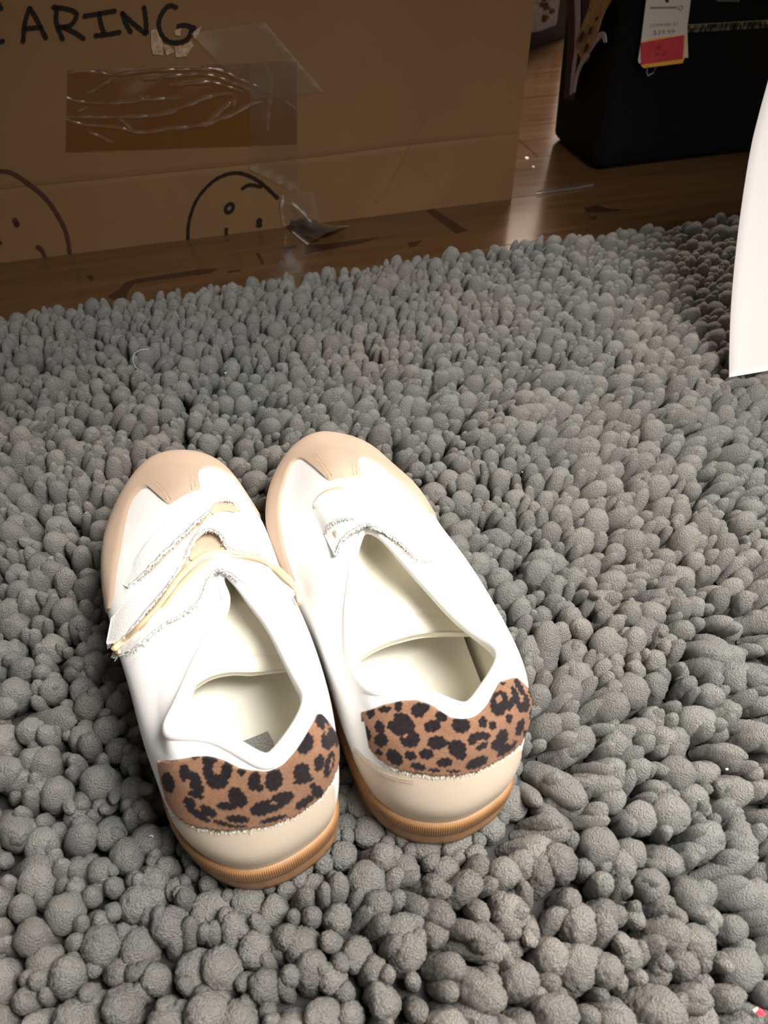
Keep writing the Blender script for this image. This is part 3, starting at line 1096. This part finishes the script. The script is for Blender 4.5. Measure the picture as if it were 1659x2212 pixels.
        if fray:
            R = np.array([r[:2] for r in rear], float)
            R = spline_open(R, 60)
            T2 = np.gradient(R, axis=0)
            T2 /= np.linalg.norm(T2, axis=1, keepdims=True)
            Nn = np.stack([-T2[:, 1], T2[:, 0]], 1)
            Nn *= np.sign(Nn[:, 1:2] + 1e-9)
            zz = [r[3] if len(r) > 3 else np.nan for r in rear]
            zi = np.interp(np.linspace(0, 1, 60), np.linspace(0, 1, len(zz)), [0 if z != z else z for z in zz])
            lf = np.interp(np.linspace(0, 1, 60), np.linspace(0, 1, len(zz)), [r[2] for r in rear])
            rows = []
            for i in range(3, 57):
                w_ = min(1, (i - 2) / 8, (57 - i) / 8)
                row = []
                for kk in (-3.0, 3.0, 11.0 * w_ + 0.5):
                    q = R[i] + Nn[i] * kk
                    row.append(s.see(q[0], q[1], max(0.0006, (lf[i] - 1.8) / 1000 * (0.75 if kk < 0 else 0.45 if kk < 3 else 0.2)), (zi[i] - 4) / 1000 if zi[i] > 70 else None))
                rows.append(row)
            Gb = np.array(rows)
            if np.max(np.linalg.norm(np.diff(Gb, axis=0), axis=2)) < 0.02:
                mesh('strap_edge_shade', Gb.reshape(-1, 3), quads(54, 3), M['loop'], o)  # beige band paints the shade below the strap's raised rear edge
            hz = []
            for i in range(1, n - 1):
                for q in range(4):
                    p = G[i, -1] - N[i, -1] * th * rng.random()
                    d = (G[i, -1] - G[i, -2])
                    d = d / np.linalg.norm(d) * 0.0011 + rng.standard_normal(3) * 0.0006
                    hz.append(tube([p, p + d], 0.00016, 3))
            V, f = join(hz)
            h = mesh('fringe', V, f, M['strap'], o)
            h['kind'] = 'stuff'
        return o

    def tongue(s, rows):
        P = np.array([[un(x, y, z) for x, y, z in r] for r in rows])
        # tuck the sides a little under the collar
        ex = P.copy()
        ex[:, 0] += (P[:, 0] - P[:, 1]) * 0.35
        ex[:, -1] += (P[:, -1] - P[:, -2]) * 0.35
        A = spline_open(ex, 60)
        G = spline_open(A.transpose(1, 0, 2), 60).transpose(1, 0, 2)
        N = grid_normals(G)
        if N[:, :, 2].mean() < 0:
            N = -N
        e = np.clip(np.arange(60) / 5.0, 0, 1)
        G = G - N * (0.0022 * (1 - np.sqrt(1 - (1 - e) ** 2)))[:, None, None]
        groove = np.exp(-((np.arange(60) - 7.5) / 0.9) ** 2)
        G = G - N * (0.0008 * groove)[:, None, None]
        V, f = slab(G, N * 0.0045)
        mesh('tongue', V, f, M['cream'], s.root)


def keys(u, z=None):
    return [(a[0], a[1], a[2] if len(a) > 2 else z) for a in u]


# ---- right shoe
zo = lambda w: float(np.interp(w, [0, 80, 200, 285], [43, 41.5, 39, 37]))
O = [(a, b, zo(b)) for a, b in ((1, 1.5), (18, 4.5), (30.5, 11.5), (36.5, 30), (39, 60), (42, 95), (46, 130), (49, 165), (50, 200), (46.5, 232), (38, 261), (22, 278), (5, 283.5), (-15, 272), (-33, 243), (-42.5, 206), (-44.5, 170), (-41, 132), (-37.5, 100), (-36.5, 70), (-35.5, 46), (-32.5, 27), (-25.5, 14.5), (-15, 6))]
A = keys([(1, 0.5), (19, 3.5), (33, 11), (43, 28), (48, 58), (51, 92), (52, 125), (52, 160), (51, 196), (46, 231, 52), (37, 258, 51), (21, 274.5, 51), (5, 280, 51), (-15, 268, 51), (-32.5, 240, 53), (-43, 204), (-45.5, 170), (-42.5, 132), (-39, 100), (-38.5, 72), (-38, 46), (-34, 27), (-26.5, 14), (-14.5, 5)], 60)
B = keys([(5, 8, 85), (20, 12, 86), (36, 20, 88), (45, 34, 86), (50, 58, 82), (51, 90, 80), (49, 122, 79), (44, 152, 78), (38, 185, 74), (31, 212, 69), (24, 235, 65), (14, 249, 63), (3, 254, 63), (-11, 244, 65), (-23, 218, 69), (-32, 190, 73), (-37, 162, 77), (-38, 130, 79), (-38, 100, 80), (-38, 74, 82), (-36.5, 52, 85), (-33, 34, 88), (-25, 22, 88), (-11, 14, 86)])
T = keys([(7, 21, 101), (19, 25, 103), (30, 33, 107), (35, 42, 105), (34, 55, 99), (27, 72, 97), (21, 90, 97), (15, 107, 98), (10, 121, 99), (7, 130, 99), (5, 135, 98), (2.5, 138, 98), (0, 139, 98), (-3, 138, 98), (-6, 134, 98), (-10, 127, 98), (-15, 117, 98), (-20, 104, 98), (-25, 90, 98), (-29, 74, 98), (-31.5, 60, 99), (-31, 48, 103), (-25, 39, 106), (-9, 32, 105)])
right = Shoe(un(982, 1824, .02), un(660, 950, .04), O, A, B, T, 'sneaker', 'white sneaker with leopard heel patch and no rubber band, standing nearest the white paper sheet').build()
right.toe_cap([(640, 1262), (628, 1230), (617, 1198), (609, 1155), (605, 1119), (607, 1076), (615, 1045), (628, 1006), (644, 991), (664, 987), (681, 994), (695, 1014), (711, 1037), (728, 1034), (746, 1033), (764, 1031), (779, 1030), (776, 1012), (773, 994), (780, 987), (801, 994), (832, 1014), (863, 1041), (891, 1068), (925, 1108)])
right.stitches([[(676, 985), (692, 1003), (712, 1033)], [(682, 981), (698, 999), (720, 1031)], [(768, 978), (766, 1000), (770, 1028)], [(761, 980), (759, 1002), (763, 1029)]])
cs = lambda L, sc, ox, oy: [(a / sc + ox, b / sc + oy, c / sc, d / sc, e) for a, b, c, d, e in L]
right.heel(
    [(790, 1540), (788, 1560), (790, 1585), (800, 1607), (820, 1633), (843, 1649), (869, 1661), (901, 1667), (940, 1672), (973, 1673), (1006, 1667), (1048, 1653), (1087, 1633), (1119, 1607), (1145, 1578), (1157, 1540), (1157, 1515)],
    [(786, 1534), (826, 1522), (869, 1512), (901, 1512), (940, 1527), (973, 1547), (1009, 1551), (1031, 1543), (1054, 1520), (1074, 1476), (1105, 1465), (1126, 1461), (1138, 1464)],
    [(762, 1625), (767, 1612), (787, 1634), (810, 1652), (843, 1668), (901, 1662), (973, 1660), (1048, 1645), (1100, 1622), (1125, 1612), (1128, 1640)],
    cs([(370, 580, 28, 42, 0), (465, 560, 42, 22, -5), (555, 540, 25, 38, 10), (690, 565, 52, 48, -25), (735, 540, 30, 25, 10), (430, 680, 32, 45, -20), (440, 765, 45, 45, 0), (352, 720, 18, 45, -15),
        (525, 670, 45, 35, 0), (585, 630, 62, 42, 20), (560, 700, 45, 35, 0), (625, 675, 40, 42, 0), (555, 605, 30, 20, 0), (630, 755, 65, 58, 10), (780, 672, 55, 40, -15), (840, 605, 40, 38, 20), (970, 665, 60, 52, 5),
        (810, 782, 62, 45, -5), (885, 788, 25, 14, 0), (945, 820, 60, 55, 20), (965, 865, 42, 30, 10), (740, 857, 47, 35, 0), (635, 868, 40, 30, 15), (530, 880, 65, 42, 45), (425, 845, 25, 20, 30), (860, 912, 52, 30, -8),
        (685, 940, 52, 24, 15), (795, 965, 40, 14, 5), (920, 972, 50, 10, 0), (1075, 915, 78, 34, -25), (1090, 748, 75, 36, -10), (1040, 780, 22, 20, 0), (1110, 805, 45, 20, -30), (1115, 645, 28, 38, 0), (1180, 668, 26, 28, 0),
        (1240, 755, 38, 65, 20), (1205, 800, 35, 35, 0), (1275, 820, 80, 26, -38), (1225, 520, 58, 82, 10), (1300, 525, 20, 45, 15), (1290, 620, 22, 32, 0), (1362, 680, 24, 60, 20), (1358, 410, 20, 62, -28), (1335, 480, 22, 75, -18),
        (1385, 545, 42, 34, -20), (1405, 500, 18, 48, -10), (1440, 450, 20, 45, -20), (1245, 388, 20, 10, 0), (1435, 590, 10, 40, 8), (1400, 720, 18, 25, 10)], 3.072, 680, 1350),
    cs([(1222, 492, 22, 28, 0), (600, 735, 18, 12, 0), (1105, 772, 34, 10, -10), (1300, 775, 16, 22, 0)], 3.072, 680, 1350), 49)
right.stitches([[(764, 1610), (785, 1636), (810, 1656), (850, 1674), (895, 1684)], [(766, 1618), (787, 1643), (812, 1662), (852, 1680), (895, 1689)]], 'heel_stitching')
right.tongue([
    [(765, 1430, .064), (800, 1403, .069), (850, 1380, .073), (930, 1362, .075), (1020, 1363, .070)],
    [(755, 1340, .074), (800, 1320, .076), (850, 1300, .077), (900, 1290, .077), (975, 1300, .075)],
    [(750, 1260, .080), (790, 1250, .075), (830, 1240, .073), (870, 1235, .075), (915, 1240, .081)],
    [(762, 1195, .085), (788, 1190, .073), (810, 1186, .070), (838, 1190, .073), (868, 1200, .086)],
    [(780, 1140, .086), (795, 1138, .080), (805, 1136, .078), (817, 1138, .080), (836, 1144, .086)]])
right.strap([(668, 1105, 0), (690, 1072, 3.2), (730, 1057, 2.2), (800, 1066, .8), (870, 1098, 0), (940, 1150, -2)],
            [(700, 1160, 0), (712, 1132, 7), (745, 1118, 9), (792, 1128, 7), (850, 1158, 5), (905, 1203, 3), (945, 1214, -2)])
right.strap([(690, 1135, -1), (712, 1112, 1.5), (750, 1102, 1.5), (800, 1112, 1.5), (870, 1150, 0), (935, 1195, -2)],
            [(722, 1198, 2, 99), (742, 1160, 3, 103), (782, 1133, 4, 105), (812, 1136, 3, 105), (858, 1166, 3), (905, 1212, 1), (930, 1222, -2)])

# ---- left shoe
O = [(a, b, zo(b)) for a, b in ((4, -0.8), (20, 1.2), (34, 7.5), (41, 20), (42, 50), (42, 85), (42, 120), (43, 155), (43, 190), (40, 225), (33, 258), (19, 278), (2, 286.5), (-17, 282), (-34, 259), (-43.5, 232), (-47.5, 200), (-48, 165), (-44, 125), (-38, 90), (-34, 60), (-31, 35), (-24, 18), (-11, 4.5))]
A = keys([(5, -1.5), (22, 1), (37, 7), (45, 21), (48, 50), (48, 85), (47, 118), (46, 152), (44, 186), (39, 222, 53), (31, 255, 51), (18, 274, 51), (1, 282, 51), (-17, 278, 51), (-33, 256, 51), (-42.5, 230, 53), (-47, 199), (-48, 164), (-44, 125), (-39, 92), (-36, 62), (-32.5, 38), (-26, 19), (-12, 4.5)], 60)
B = keys([(8, 7, 85), (24, 8.5, 86), (39, 15, 88), (46, 28, 86), (49, 53, 82), (49, 84, 80), (46, 115, 79), (40, 146, 78), (34, 178, 74), (27, 205, 69), (19, 234, 65), (9, 251, 63), (-2, 257, 63), (-14, 252, 64), (-27, 234, 67), (-36, 210, 71), (-42, 180, 76), (-44, 150, 79), (-42, 118, 80), (-38, 90, 80), (-35, 65, 82), (-31, 42, 86), (-22, 25, 88), (-8, 15, 86)])
T = keys([(12, 16, 101), (23, 17, 103), (34, 25.5, 107), (39.5, 36, 106), (38.5, 50, 100), (36, 68, 97), (32, 87, 97), (26, 103, 98), (22, 113, 99), (19.5, 118, 99), (18, 121, 99), (16.5, 122.5, 99), (15, 123, 99), (13.5, 122, 99), (12, 119.5, 99), (11.5, 115, 99), (12, 110, 99), (11, 103, 99), (5, 93, 98), (-4, 79, 98), (-12, 63, 100), (-18, 49, 104), (-21, 37, 107), (-4, 30, 106)])
left = Shoe(un(562, 1918, .02), un(380, 1000, .04), O, A, B, T, 'sneaker', 'white sneaker with leopard heel patch and a rubber band round its straps').build()
left.toe_cap([(238, 1315), (245, 1287), (250, 1247), (262, 1181), (271, 1127), (281, 1091), (293, 1070), (308, 1056), (324, 1053), (336, 1059), (348, 1073), (363, 1089), (378, 1081), (393, 1073), (412, 1064), (431, 1056), (429, 1040), (427, 1024), (432, 1014), (456, 1011), (486, 1020), (507, 1036), (530, 1068), (555, 1110)])
left.stitches([[(330, 1044), (348, 1058), (362, 1080)], [(338, 1040), (356, 1056), (372, 1080)], [(424, 1020), (418, 1036), (422, 1056)], [(416, 1022), (410, 1038), (414, 1060)]])
left.heel(
    [(347, 1648), (349, 1670), (353, 1700), (364, 1725), (381, 1752), (405, 1772), (438, 1786), (470, 1790), (500, 1791), (528, 1789), (560, 1783), (600, 1774), (640, 1758), (680, 1728), (708, 1694), (730, 1650), (737, 1600), (737, 1570)],
    [(352, 1640), (380, 1640), (420, 1633), (450, 1632), (485, 1642), (520, 1658), (557, 1664), (590, 1662), (612, 1650), (640, 1620), (665, 1578), (685, 1535), (702, 1517), (714, 1521)],
    [(322, 1690), (330, 1702), (355, 1738), (388, 1757), (430, 1772), (480, 1782), (560, 1775), (640, 1750), (690, 1715), (712, 1690), (722, 1700)],
    cs([(425, 860, 38, 65, -15), (530, 800, 35, 55, -5), (590, 850, 45, 62, -25), (620, 905, 35, 32, 0), (600, 940, 55, 20, 20), (690, 720, 48, 42, 0), (740, 855, 68, 48, 0), (680, 795, 34, 55, -10), (800, 780, 35, 62, 8),
        (450, 718, 35, 8, 0), (600, 702, 30, 10, -10), (895, 790, 26, 28, 10), (975, 850, 38, 62, 15), (1010, 895, 28, 24, 0), (1100, 845, 56, 70, 15), (860, 950, 48, 62, -20), (800, 1012, 65, 26, 5), (895, 980, 36, 42, 20),
        (560, 985, 42, 28, 25), (600, 1045, 75, 30, 35), (680, 1045, 62, 30, 30), (640, 1085, 60, 18, 25), (870, 1095, 75, 25, 5), (770, 1122, 60, 16, 15), (1060, 1015, 108, 42, -10), (1150, 968, 82, 42, -22), (1010, 1045, 60, 30, 0),
        (1100, 1095, 92, 16, -15), (870, 1142, 72, 10, 0), (1300, 610, 52, 68, 20), (1410, 470, 38, 52, -25), (1450, 580, 44, 70, 8), (1285, 800, 58, 62, -15), (1390, 735, 32, 55, 15), (1290, 848, 65, 20, -12), (1300, 985, 72, 26, -35),
        (1380, 920, 36, 42, -30), (1350, 880, 22, 20, 0), (1455, 745, 28, 85, 15), (1485, 430, 16, 55, -22), (1505, 560, 16, 75, 0)], 2.9625, 220, 1400),
    cs([(550, 862, 14, 26, 10), (738, 765, 26, 36, 0), (1035, 815, 14, 46, 0), (615, 1025, 24, 10, 30), (1098, 992, 24, 9, 0), (1436, 520, 12, 40, 0), (1345, 775, 18, 36, 10), (1468, 740, 7, 48, 12)], 2.9625, 220, 1400), 56)
left.stitches([[(326, 1696), (352, 1733), (386, 1752), (428, 1768)], [(330, 1704), (355, 1741), (388, 1760), (430, 1776)]], 'heel_stitching')
left.tongue([
    [(398, 1500, .066), (440, 1465, .070), (490, 1449, .073), (550, 1448, .074), (622, 1446, .070)],
    [(432, 1400, .076), (470, 1385, .077), (510, 1375, .077), (560, 1375, .077), (610, 1385, .076)],
    [(460, 1320, .081), (490, 1310, .075), (515, 1305, .074), (545, 1305, .076), (575, 1320, .082)],
    [(485, 1268, .086), (498, 1265, .073), (508, 1265, .071), (520, 1268, .073), (532, 1278, .086)],
    [(466, 1225, .086), (476, 1225, .081), (485, 1225, .079), (494, 1226, .081), (504, 1230, .086)]])
left.strap([(258, 1258, -1), (310, 1180, 0), (370, 1120, .3), (430, 1085, .5), (485, 1062, -.3), (518, 1070, -2.2)],
           [(274, 1268, 2), (305, 1240, 3), (345, 1200, 4), (395, 1152, 5), (440, 1112, 7), (478, 1080, 11), (503, 1078, 9), (514, 1098, 3), (520, 1108, -2.5)])
left.strap([(240, 1335, 3), (285, 1285, 2), (350, 1222, 1.5), (410, 1165, 1.5), (450, 1118, 5), (490, 1106, 6), (530, 1118, 1.5), (570, 1150, -2)],
           [(229, 1392, 5, 78), (262, 1380, 5), (315, 1318, 4), (362, 1262, 4), (398, 1205, 6), (418, 1164, 9), (450, 1141, 11), (478, 1152, 10), (494, 1180, 5), (540, 1195, 1), (580, 1200, -2)])
left.strap([(248, 1392, 2.5, 80), (300, 1350, 2), (350, 1298, 2), (395, 1250, 2), (435, 1212, 2.5), (480, 1204, 2.5), (540, 1212, 2), (590, 1226, 1), (640, 1275, -2)],
           [(240, 1420, 4, 76), (290, 1398, 4), (345, 1352, 4), (400, 1322, 4), (432, 1292, 5), (448, 1252, 5, 104), (470, 1228, 5, 106), (500, 1238, 3, 104), (545, 1275, 1.5), (600, 1325, -2)])


def loop_shade(sh, L):  # beige patches paint the shade inside and beside the strap loops
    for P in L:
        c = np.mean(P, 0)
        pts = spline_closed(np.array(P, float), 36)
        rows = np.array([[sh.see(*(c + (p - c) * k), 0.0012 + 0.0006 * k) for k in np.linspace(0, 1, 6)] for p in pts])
        mesh('loop_shade', rows.reshape(-1, 3), quads(36, 6, True), M['loop'], sh.root)


loop_shade(left, ([(455, 1106), (470, 1092), (490, 1083), (506, 1080), (515, 1092), (507, 1106), (488, 1104), (470, 1111)],
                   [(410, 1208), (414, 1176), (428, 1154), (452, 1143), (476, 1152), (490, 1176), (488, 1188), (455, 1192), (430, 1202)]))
loop_shade(right, ([(712, 1144), (724, 1130), (748, 1121), (770, 1124), (760, 1150), (742, 1172), (724, 1196), (720, 1170)],
                    [(676, 1094), (684, 1074), (704, 1058), (734, 1051), (736, 1056), (710, 1063), (694, 1076), (684, 1096)]))  # crescent of painted strap shadow ahead of the front edge
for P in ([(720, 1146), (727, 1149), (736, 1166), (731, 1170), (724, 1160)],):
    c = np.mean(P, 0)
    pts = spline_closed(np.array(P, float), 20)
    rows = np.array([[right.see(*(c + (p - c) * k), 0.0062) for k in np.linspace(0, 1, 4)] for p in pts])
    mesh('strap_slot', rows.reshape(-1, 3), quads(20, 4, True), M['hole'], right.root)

V, f = slab(np.array([[un(x, y, 0.0492) for x, y in r] for r in (((520, 1602), (538, 1620), (552, 1640)), ((548, 1592), (562, 1612), (575, 1636)), ((578, 1579), (590, 1602), (600, 1628)))]), np.broadcast_to(np.array([0, 0, 0.0006]), (3, 3, 3)))
mesh('size_print', V, f, M['silver'], left.root, smooth=False)

# rubber band looped over the left shoe's straps
bp = [(646, 1296), (640, 1272), (618, 1246), (588, 1220), (552, 1203), (512, 1194), (472, 1191), (440, 1200), (412, 1222), (385, 1250), (362, 1282), (335, 1316), (300, 1352), (268, 1382), (246, 1402)]
lift = [5, 6, 7, 7.5, 8, 9, 10, 12, 12, 10, 9, 8, 8, 9, 10]
P1 = spline_open(np.array([left.see(x, y, l / 1000, 0.085 if i > 12 else None) for i, ((x, y), l) in enumerate(zip(bp, lift))]), 120)
P2 = P1[::-1].copy()
P2[:, 2] -= 0.0035 + 0.002 * np.sin(np.linspace(0, math.pi, 120))
P2[:, 1] += 0.0005 * np.sin(np.linspace(0, 3 * math.pi, 120))
loop = np.concatenate([P1, P2])
tw = np.abs(np.sin(np.linspace(0, 5 * math.pi, 240)))
V, f = tube(loop, 0.0010 + 0.0008 * tw, 10, True, (1.0, 0.55))
tag(mesh('rubber_band', V, f, M['elastic']), 'tan rubber band stretched over the straps of the sneaker', 'rubber band')

# ================================================================== the mat
mp0, mp1 = un(0, 690, 0.02), un(1600, 470, 0.02)
mdir = (mp1 - mp0) / np.linalg.norm(mp1 - mp0)
min_ = np.array([mdir[1], -mdir[0], 0])                # towards the viewer


def mw(s_, d_, z):
    return mp0 + mdir * s_ + min_ * d_ + np.array([0, 0, z - mp0[2]])


rug = thing('shag_mat', 'grey chenille shag bath mat of thick knobbly tufts under both shoes', 'mat', tuple(mw(0.4, 0.35, 0)))
V, f = box_vf((-0.20, 0.004, 0.0), (1.0, 0.86, 0.006))
mesh('backing', [mw(*v) for v in V], f, M['mat_base'], rug, smooth=False)


def tuft_mesh(nu, nv, seed, amp, fq=4.5):
    """one chenille knob: base at z=0, unit radius, height = 2..., fluffy; returns V (unit: r=1, z in [0,1]) and faces"""
    V, f = [], []
    V.append((0, 0, 1.0))
    off = Vector((seed * 7.3, seed * 3.1, seed * 1.7))
    for i in range(1, nv):
        t = i / nv                                    # 0 top -> 1 base
        ang = t * math.pi * 0.5 / 0.42 if t < 0.42 else math.pi / 2
        if t < 0.42:
            r, z = math.sin(ang), 0.62 + 0.38 * math.cos(ang)
        else:
            k = (t - 0.42) / 0.58
            r, z = 1.0 - 0.32 * k ** 2, 0.62 * (1 - k)
        for j in range(nu):
            a = 2 * math.pi * (j + 0.5 * (i % 2)) / nu
            x, y = r * math.cos(a), r * math.sin(a)
            n1 = noise.noise(Vector((x * 1.3, y * 1.3, z * 2.2)) + off)
            n2 = noise.noise(Vector((x * fq, y * fq, z * 1.6 * fq)) + off)
            k = 1 + 0.10 * n1 + amp * n2 + amp * 0.55 * random.uniform(-1, 1)
            V.append((x * k, y * k, z + 0.35 * (k - 1) * (z - 0.4)))
    for j in range(nu):
        f.append((0, 1 + j, 1 + (j + 1) % nu))
    for i in range(nv - 2):
        a, b = 1 + i * nu, 1 + (i + 1) * nu
        for j in range(nu):
            f.append((a + j, b + j, b + (j + 1) % nu, a + (j + 1) % nu))
    return np.array(V), f


def inside(poly, P):
    x, y = P
    c = False
    j = len(poly) - 1
    for i in range(len(poly)):
        xi, yi = poly[i]
        xj, yj = poly[j]
        if (yi > y) != (yj > y) and x < (xj - xi) * (y - yi) / (yj - yi) + xi:
            c = not c
        j = i
    return c


soles = []
for sh in (right, left):
    W = sh.world(spline_closed(sh.Ok[::10], 60))
    soles.append(W[:, :2])
allsole = np.vstack(soles)
PAPER = un(1575, 815, 0.027)                          # foot of the paper sheet: the pile is pressed down there
# scatter
cell = {}
tufts = []
cs_ = 0.016


def far_enough(x, y, r, k):
    ci, cj = int(x // cs_), int(y // cs_)
    for i in range(ci - 1, ci + 2):
        for j in range(cj - 1, cj + 2):
            for (a, b, q) in cell.get((i, j), ()):
                if (a - x) ** 2 + (b - y) ** 2 < (k * (q + r)) ** 2:
                    return False
    return True


def scatter(tries, rlo, rhi, k, everywhere=True):
    for _ in range(tries):
        s_, d_ = random.uniform(-0.193, 0.993), random.uniform(0.008, 0.852)
        p = mw(s_, d_, 0)
        if not everywhere:
            zc_ = 0.7071 * (p[1] + CH)
            if abs(p[0]) > 0.57 * zc_ + 0.01 or (p[1] - CH) * 0.7071 / zc_ < -0.74:
                continue
        r = random.uniform(rlo, rhi)
        if far_enough(p[0], p[1], r, k):
            cell.setdefault((int(p[0] // cs_), int(p[1] // cs_)), []).append((p[0], p[1], r))
            dmin = np.min(np.hypot(allsole[:, 0] - p[0], allsole[:, 1] - p[1]))
            ins_ = any(inside(s2, (p[0], p[1])) for s2 in soles)
            if ins_ and dmin > 0.016:
                continue
            foot = p[1] - (PAPER[1] + (p[0] - PAPER[0]) * 0.181)
            at_paper = p[0] > PAPER[0] - 0.012 and -0.014 < foot < 0.03
            tufts.append([p[0], p[1], r, ins_ or dmin < r * 1.0 + 0.005 or at_paper, dmin, d_])


scatter(36000, 0.0062, 0.0092, 0.86)
scatter(100000, 0.0042, 0.0060, 0.78)
scatter(280000, 0.0034, 0.0046, 0.68, False)


def noise2(x, y, o):
    return noise.noise(Vector((x * 14, y * 14, o)))


inst = []
for x, y, r, under, dmin, d_ in tufts:
    h = random.uniform(0.021, 0.030) * (0.92 + 2.2 * r * 10)
    # lie of the pile: drifts over the mat
    lx = 0.42 * noise2(x, y, 3.3) + random.gauss(0, 0.14) + 0.20
    ly = 0.42 * noise2(x, y, 8.1) + random.gauss(0, 0.14) - 0.20
    if y > 0.55:
        lx, ly = lx * 0.6, ly * 0.6 + 0.05
    if under:
        h, lx, ly = 0.0165, lx * 0.3, ly * 0.3
    L = h / math.sqrt(max(0.35, 1 - min(0.6, lx * lx + ly * ly))) if not under else h
    inst.append((x, y, r, h, lx, ly, random.uniform(0, 6.28), L))
inst.sort(key=lambda t: t[1] ** 2 + t[0] ** 2)


def basis(lx, ly, a, r, L):
    z = np.array([lx, ly, math.sqrt(max(0.3, 1 - lx * lx - ly * ly))])
    z /= np.linalg.norm(z)
    x = np.cross(np.array([math.cos(a), math.sin(a), 0]), z)
    x /= np.linalg.norm(x)
    y = np.cross(z, x)
    return np.stack([x * r, y * r, z * L], 1)


from mathutils import Matrix
NP = 300
protos = []
for q in range(12):
    V, f = tuft_mesh(40, 28, q, 0.095, 8)
    me = bpy.data.meshes.new('tuft')
    me.from_pydata([tuple(v) for v in V], [], f)
    me.materials.append(M['tuft'])
    me.polygons.foreach_set('use_smooth', [True] * len(me.polygons))
    protos.append(me)
in_view = []
rest = []
for t in inst:
    q = proj([[t[0], t[1], 0.02]])[0]
    if len(in_view) < NP and 0 < q[0] < 1659 and q[1] < 2212:
        in_view.append(t)
    else:
        rest.append((t, -110 < q[0] < 1770 and 380 < q[1] < 2330))
n_seen = sum(v for t, v in rest)
rest = [t for t, v in rest if v] + [t for t, v in rest if not v]
rug_inv = rug.matrix_world.inverted()
for i, (x, y, r, h, lx, ly, a, L) in enumerate(in_view):
    o = bpy.data.objects.new('tuft', protos[i % 12])
    C.objects.link(o)
    o.parent = rug
    B_ = basis(lx, ly, a, r, L)
    o.matrix_basis = rug_inv @ Matrix([[*B_[0], x], [*B_[1], y], [*B_[2], 0.0045], [0, 0, 0, 1]])
VV, FF, TT, k = [], [], [], 0
lods = [[tuft_mesh(22, 15, 20 + q, 0.09, 6.5) for q in range(8)], [tuft_mesh(12, 8, 40 + q, 0.06) for q in range(8)], [tuft_mesh(9, 6, 60 + q, 0.05) for q in range(8)]]
for i, (x, y, r, h, lx, ly, a, L) in enumerate(rest):
    V, f = lods[0 if i < 1100 else 1 if i < n_seen else 2][i % 8]
    W = V @ basis(lx, ly, a, r, L).T + np.array([x, y, 0.0045])
    VV.append(W)
    FF += [tuple(v + k for v in q) for q in f]
    TT.append(np.full(len(V), random.random()))
    k += len(V)
o = mesh('pile', np.vstack(VV), FF, M['tuft'], rug, attrs={'tone': ('FLOAT', np.concatenate(TT))})
o['kind'] = 'stuff'
print('tufts', len(in_view), len(rest), 'verts', k)

# ================================================================== the white paper sheet leaning at the right
edge_px = [(1575, 815), (1576, 740), (1580, 650), (1590, 540), (1604, 430), (1622, 320), (1640, 245), (1659, 175), (1690, 60)]
pe = []
pn = np.array([0, 1, -0.62])
for x, y in edge_px:
    pe.append(onplane(x, y, un(1575, 815, 0.027), pn))
pe = spline_open(np.array(pe), 50)
pd = np.array([0.984, 0.178, 0.0])
G = pe[:, None] + pd[None, None] * np.linspace(0, 0.2, 24)[None, :, None]
G[:, :, 1] += 0.008 * np.sin(np.linspace(0, 2.2, 24))[None, :]
V, f = slab(G, np.broadcast_to(np.array([0, -0.85, 0.5]) * 0.0004, G.shape))
tag(mesh('paper_sheet', V, f, M['paper']), 'large blank white paper sheet standing on the mat at the right edge', 'paper')

# ================================================================== bits lying on the mat
th_ = spline_open([un(x, y, 0.031 + dz) for x, y, dz in ((322, 754, 0), (304, 756, .001), (291, 764, .002), (287, 778, .002), (294, 794, .001), (305, 803, 0), (314, 812, -.002))], 40)
V, f = tube(th_, 0.00022, 5)
tag(mesh('loose_thread', V, f, M['fibre']), 'thin pale thread curled on the mat left of the sneaker toes', 'thread')
V, f = slab(np.array([[un(x, y, z) for x, y, z in r] for r in (((1627, 2180, .031), (1633, 2187, .032), (1641, 2195, .031)), ((1632, 2178, .032), (1640, 2184, .033), (1650, 2195, .031)), ((1638, 2176, .031), (1646, 2180, .032), (1655, 2192, .030)))]), np.broadcast_to(np.array([0, 0, 0.0003]), (3, 3, 3)))
fl_ = mesh('paper_flake', V, f, M['red'], smooth=False)
tag(fl_, 'small red and white paper flake on the mat in the bottom right corner', 'paper flake')
V, f = slab(np.array([[un(x, y, z) for x, y, z in r] for r in (((1625, 2181, .0313), (1631, 2188, .0323)), ((1637, 2174, .0323), (1638, 2181, .0333)))]), np.broadcast_to(np.array([0, 0, 0.0003]), (2, 2, 3)))
mesh('white_edge', V, f, M['pale'], fl_, smooth=False)
for x, y, r, lb in ((326, 1808, 4, 'white lint speck on the mat beside the heel of the sneaker with a rubber band'), (1570, 1662, 2.6, 'white lint speck on the mat right of the sneaker without a rubber band'), (487, 806, 2.6, 'white lint speck on the mat above the toes of the sneaker with a rubber band'), (1128, 1020, 1.8, 'tiny white lint speck on the mat near the sneaker without a rubber band')):
    c0 = un(x, y, 0.0305)
    rr = r * 0.0003
    V, f = tuft_mesh(10, 7, x, 0.2)
    W = (V - np.array([0, 0, 0.3])) * np.array([rr, rr * 0.7, rr * 1.2]) + c0
    tag(mesh('lint_speck', W, f, M['pale']), lb, 'lint')
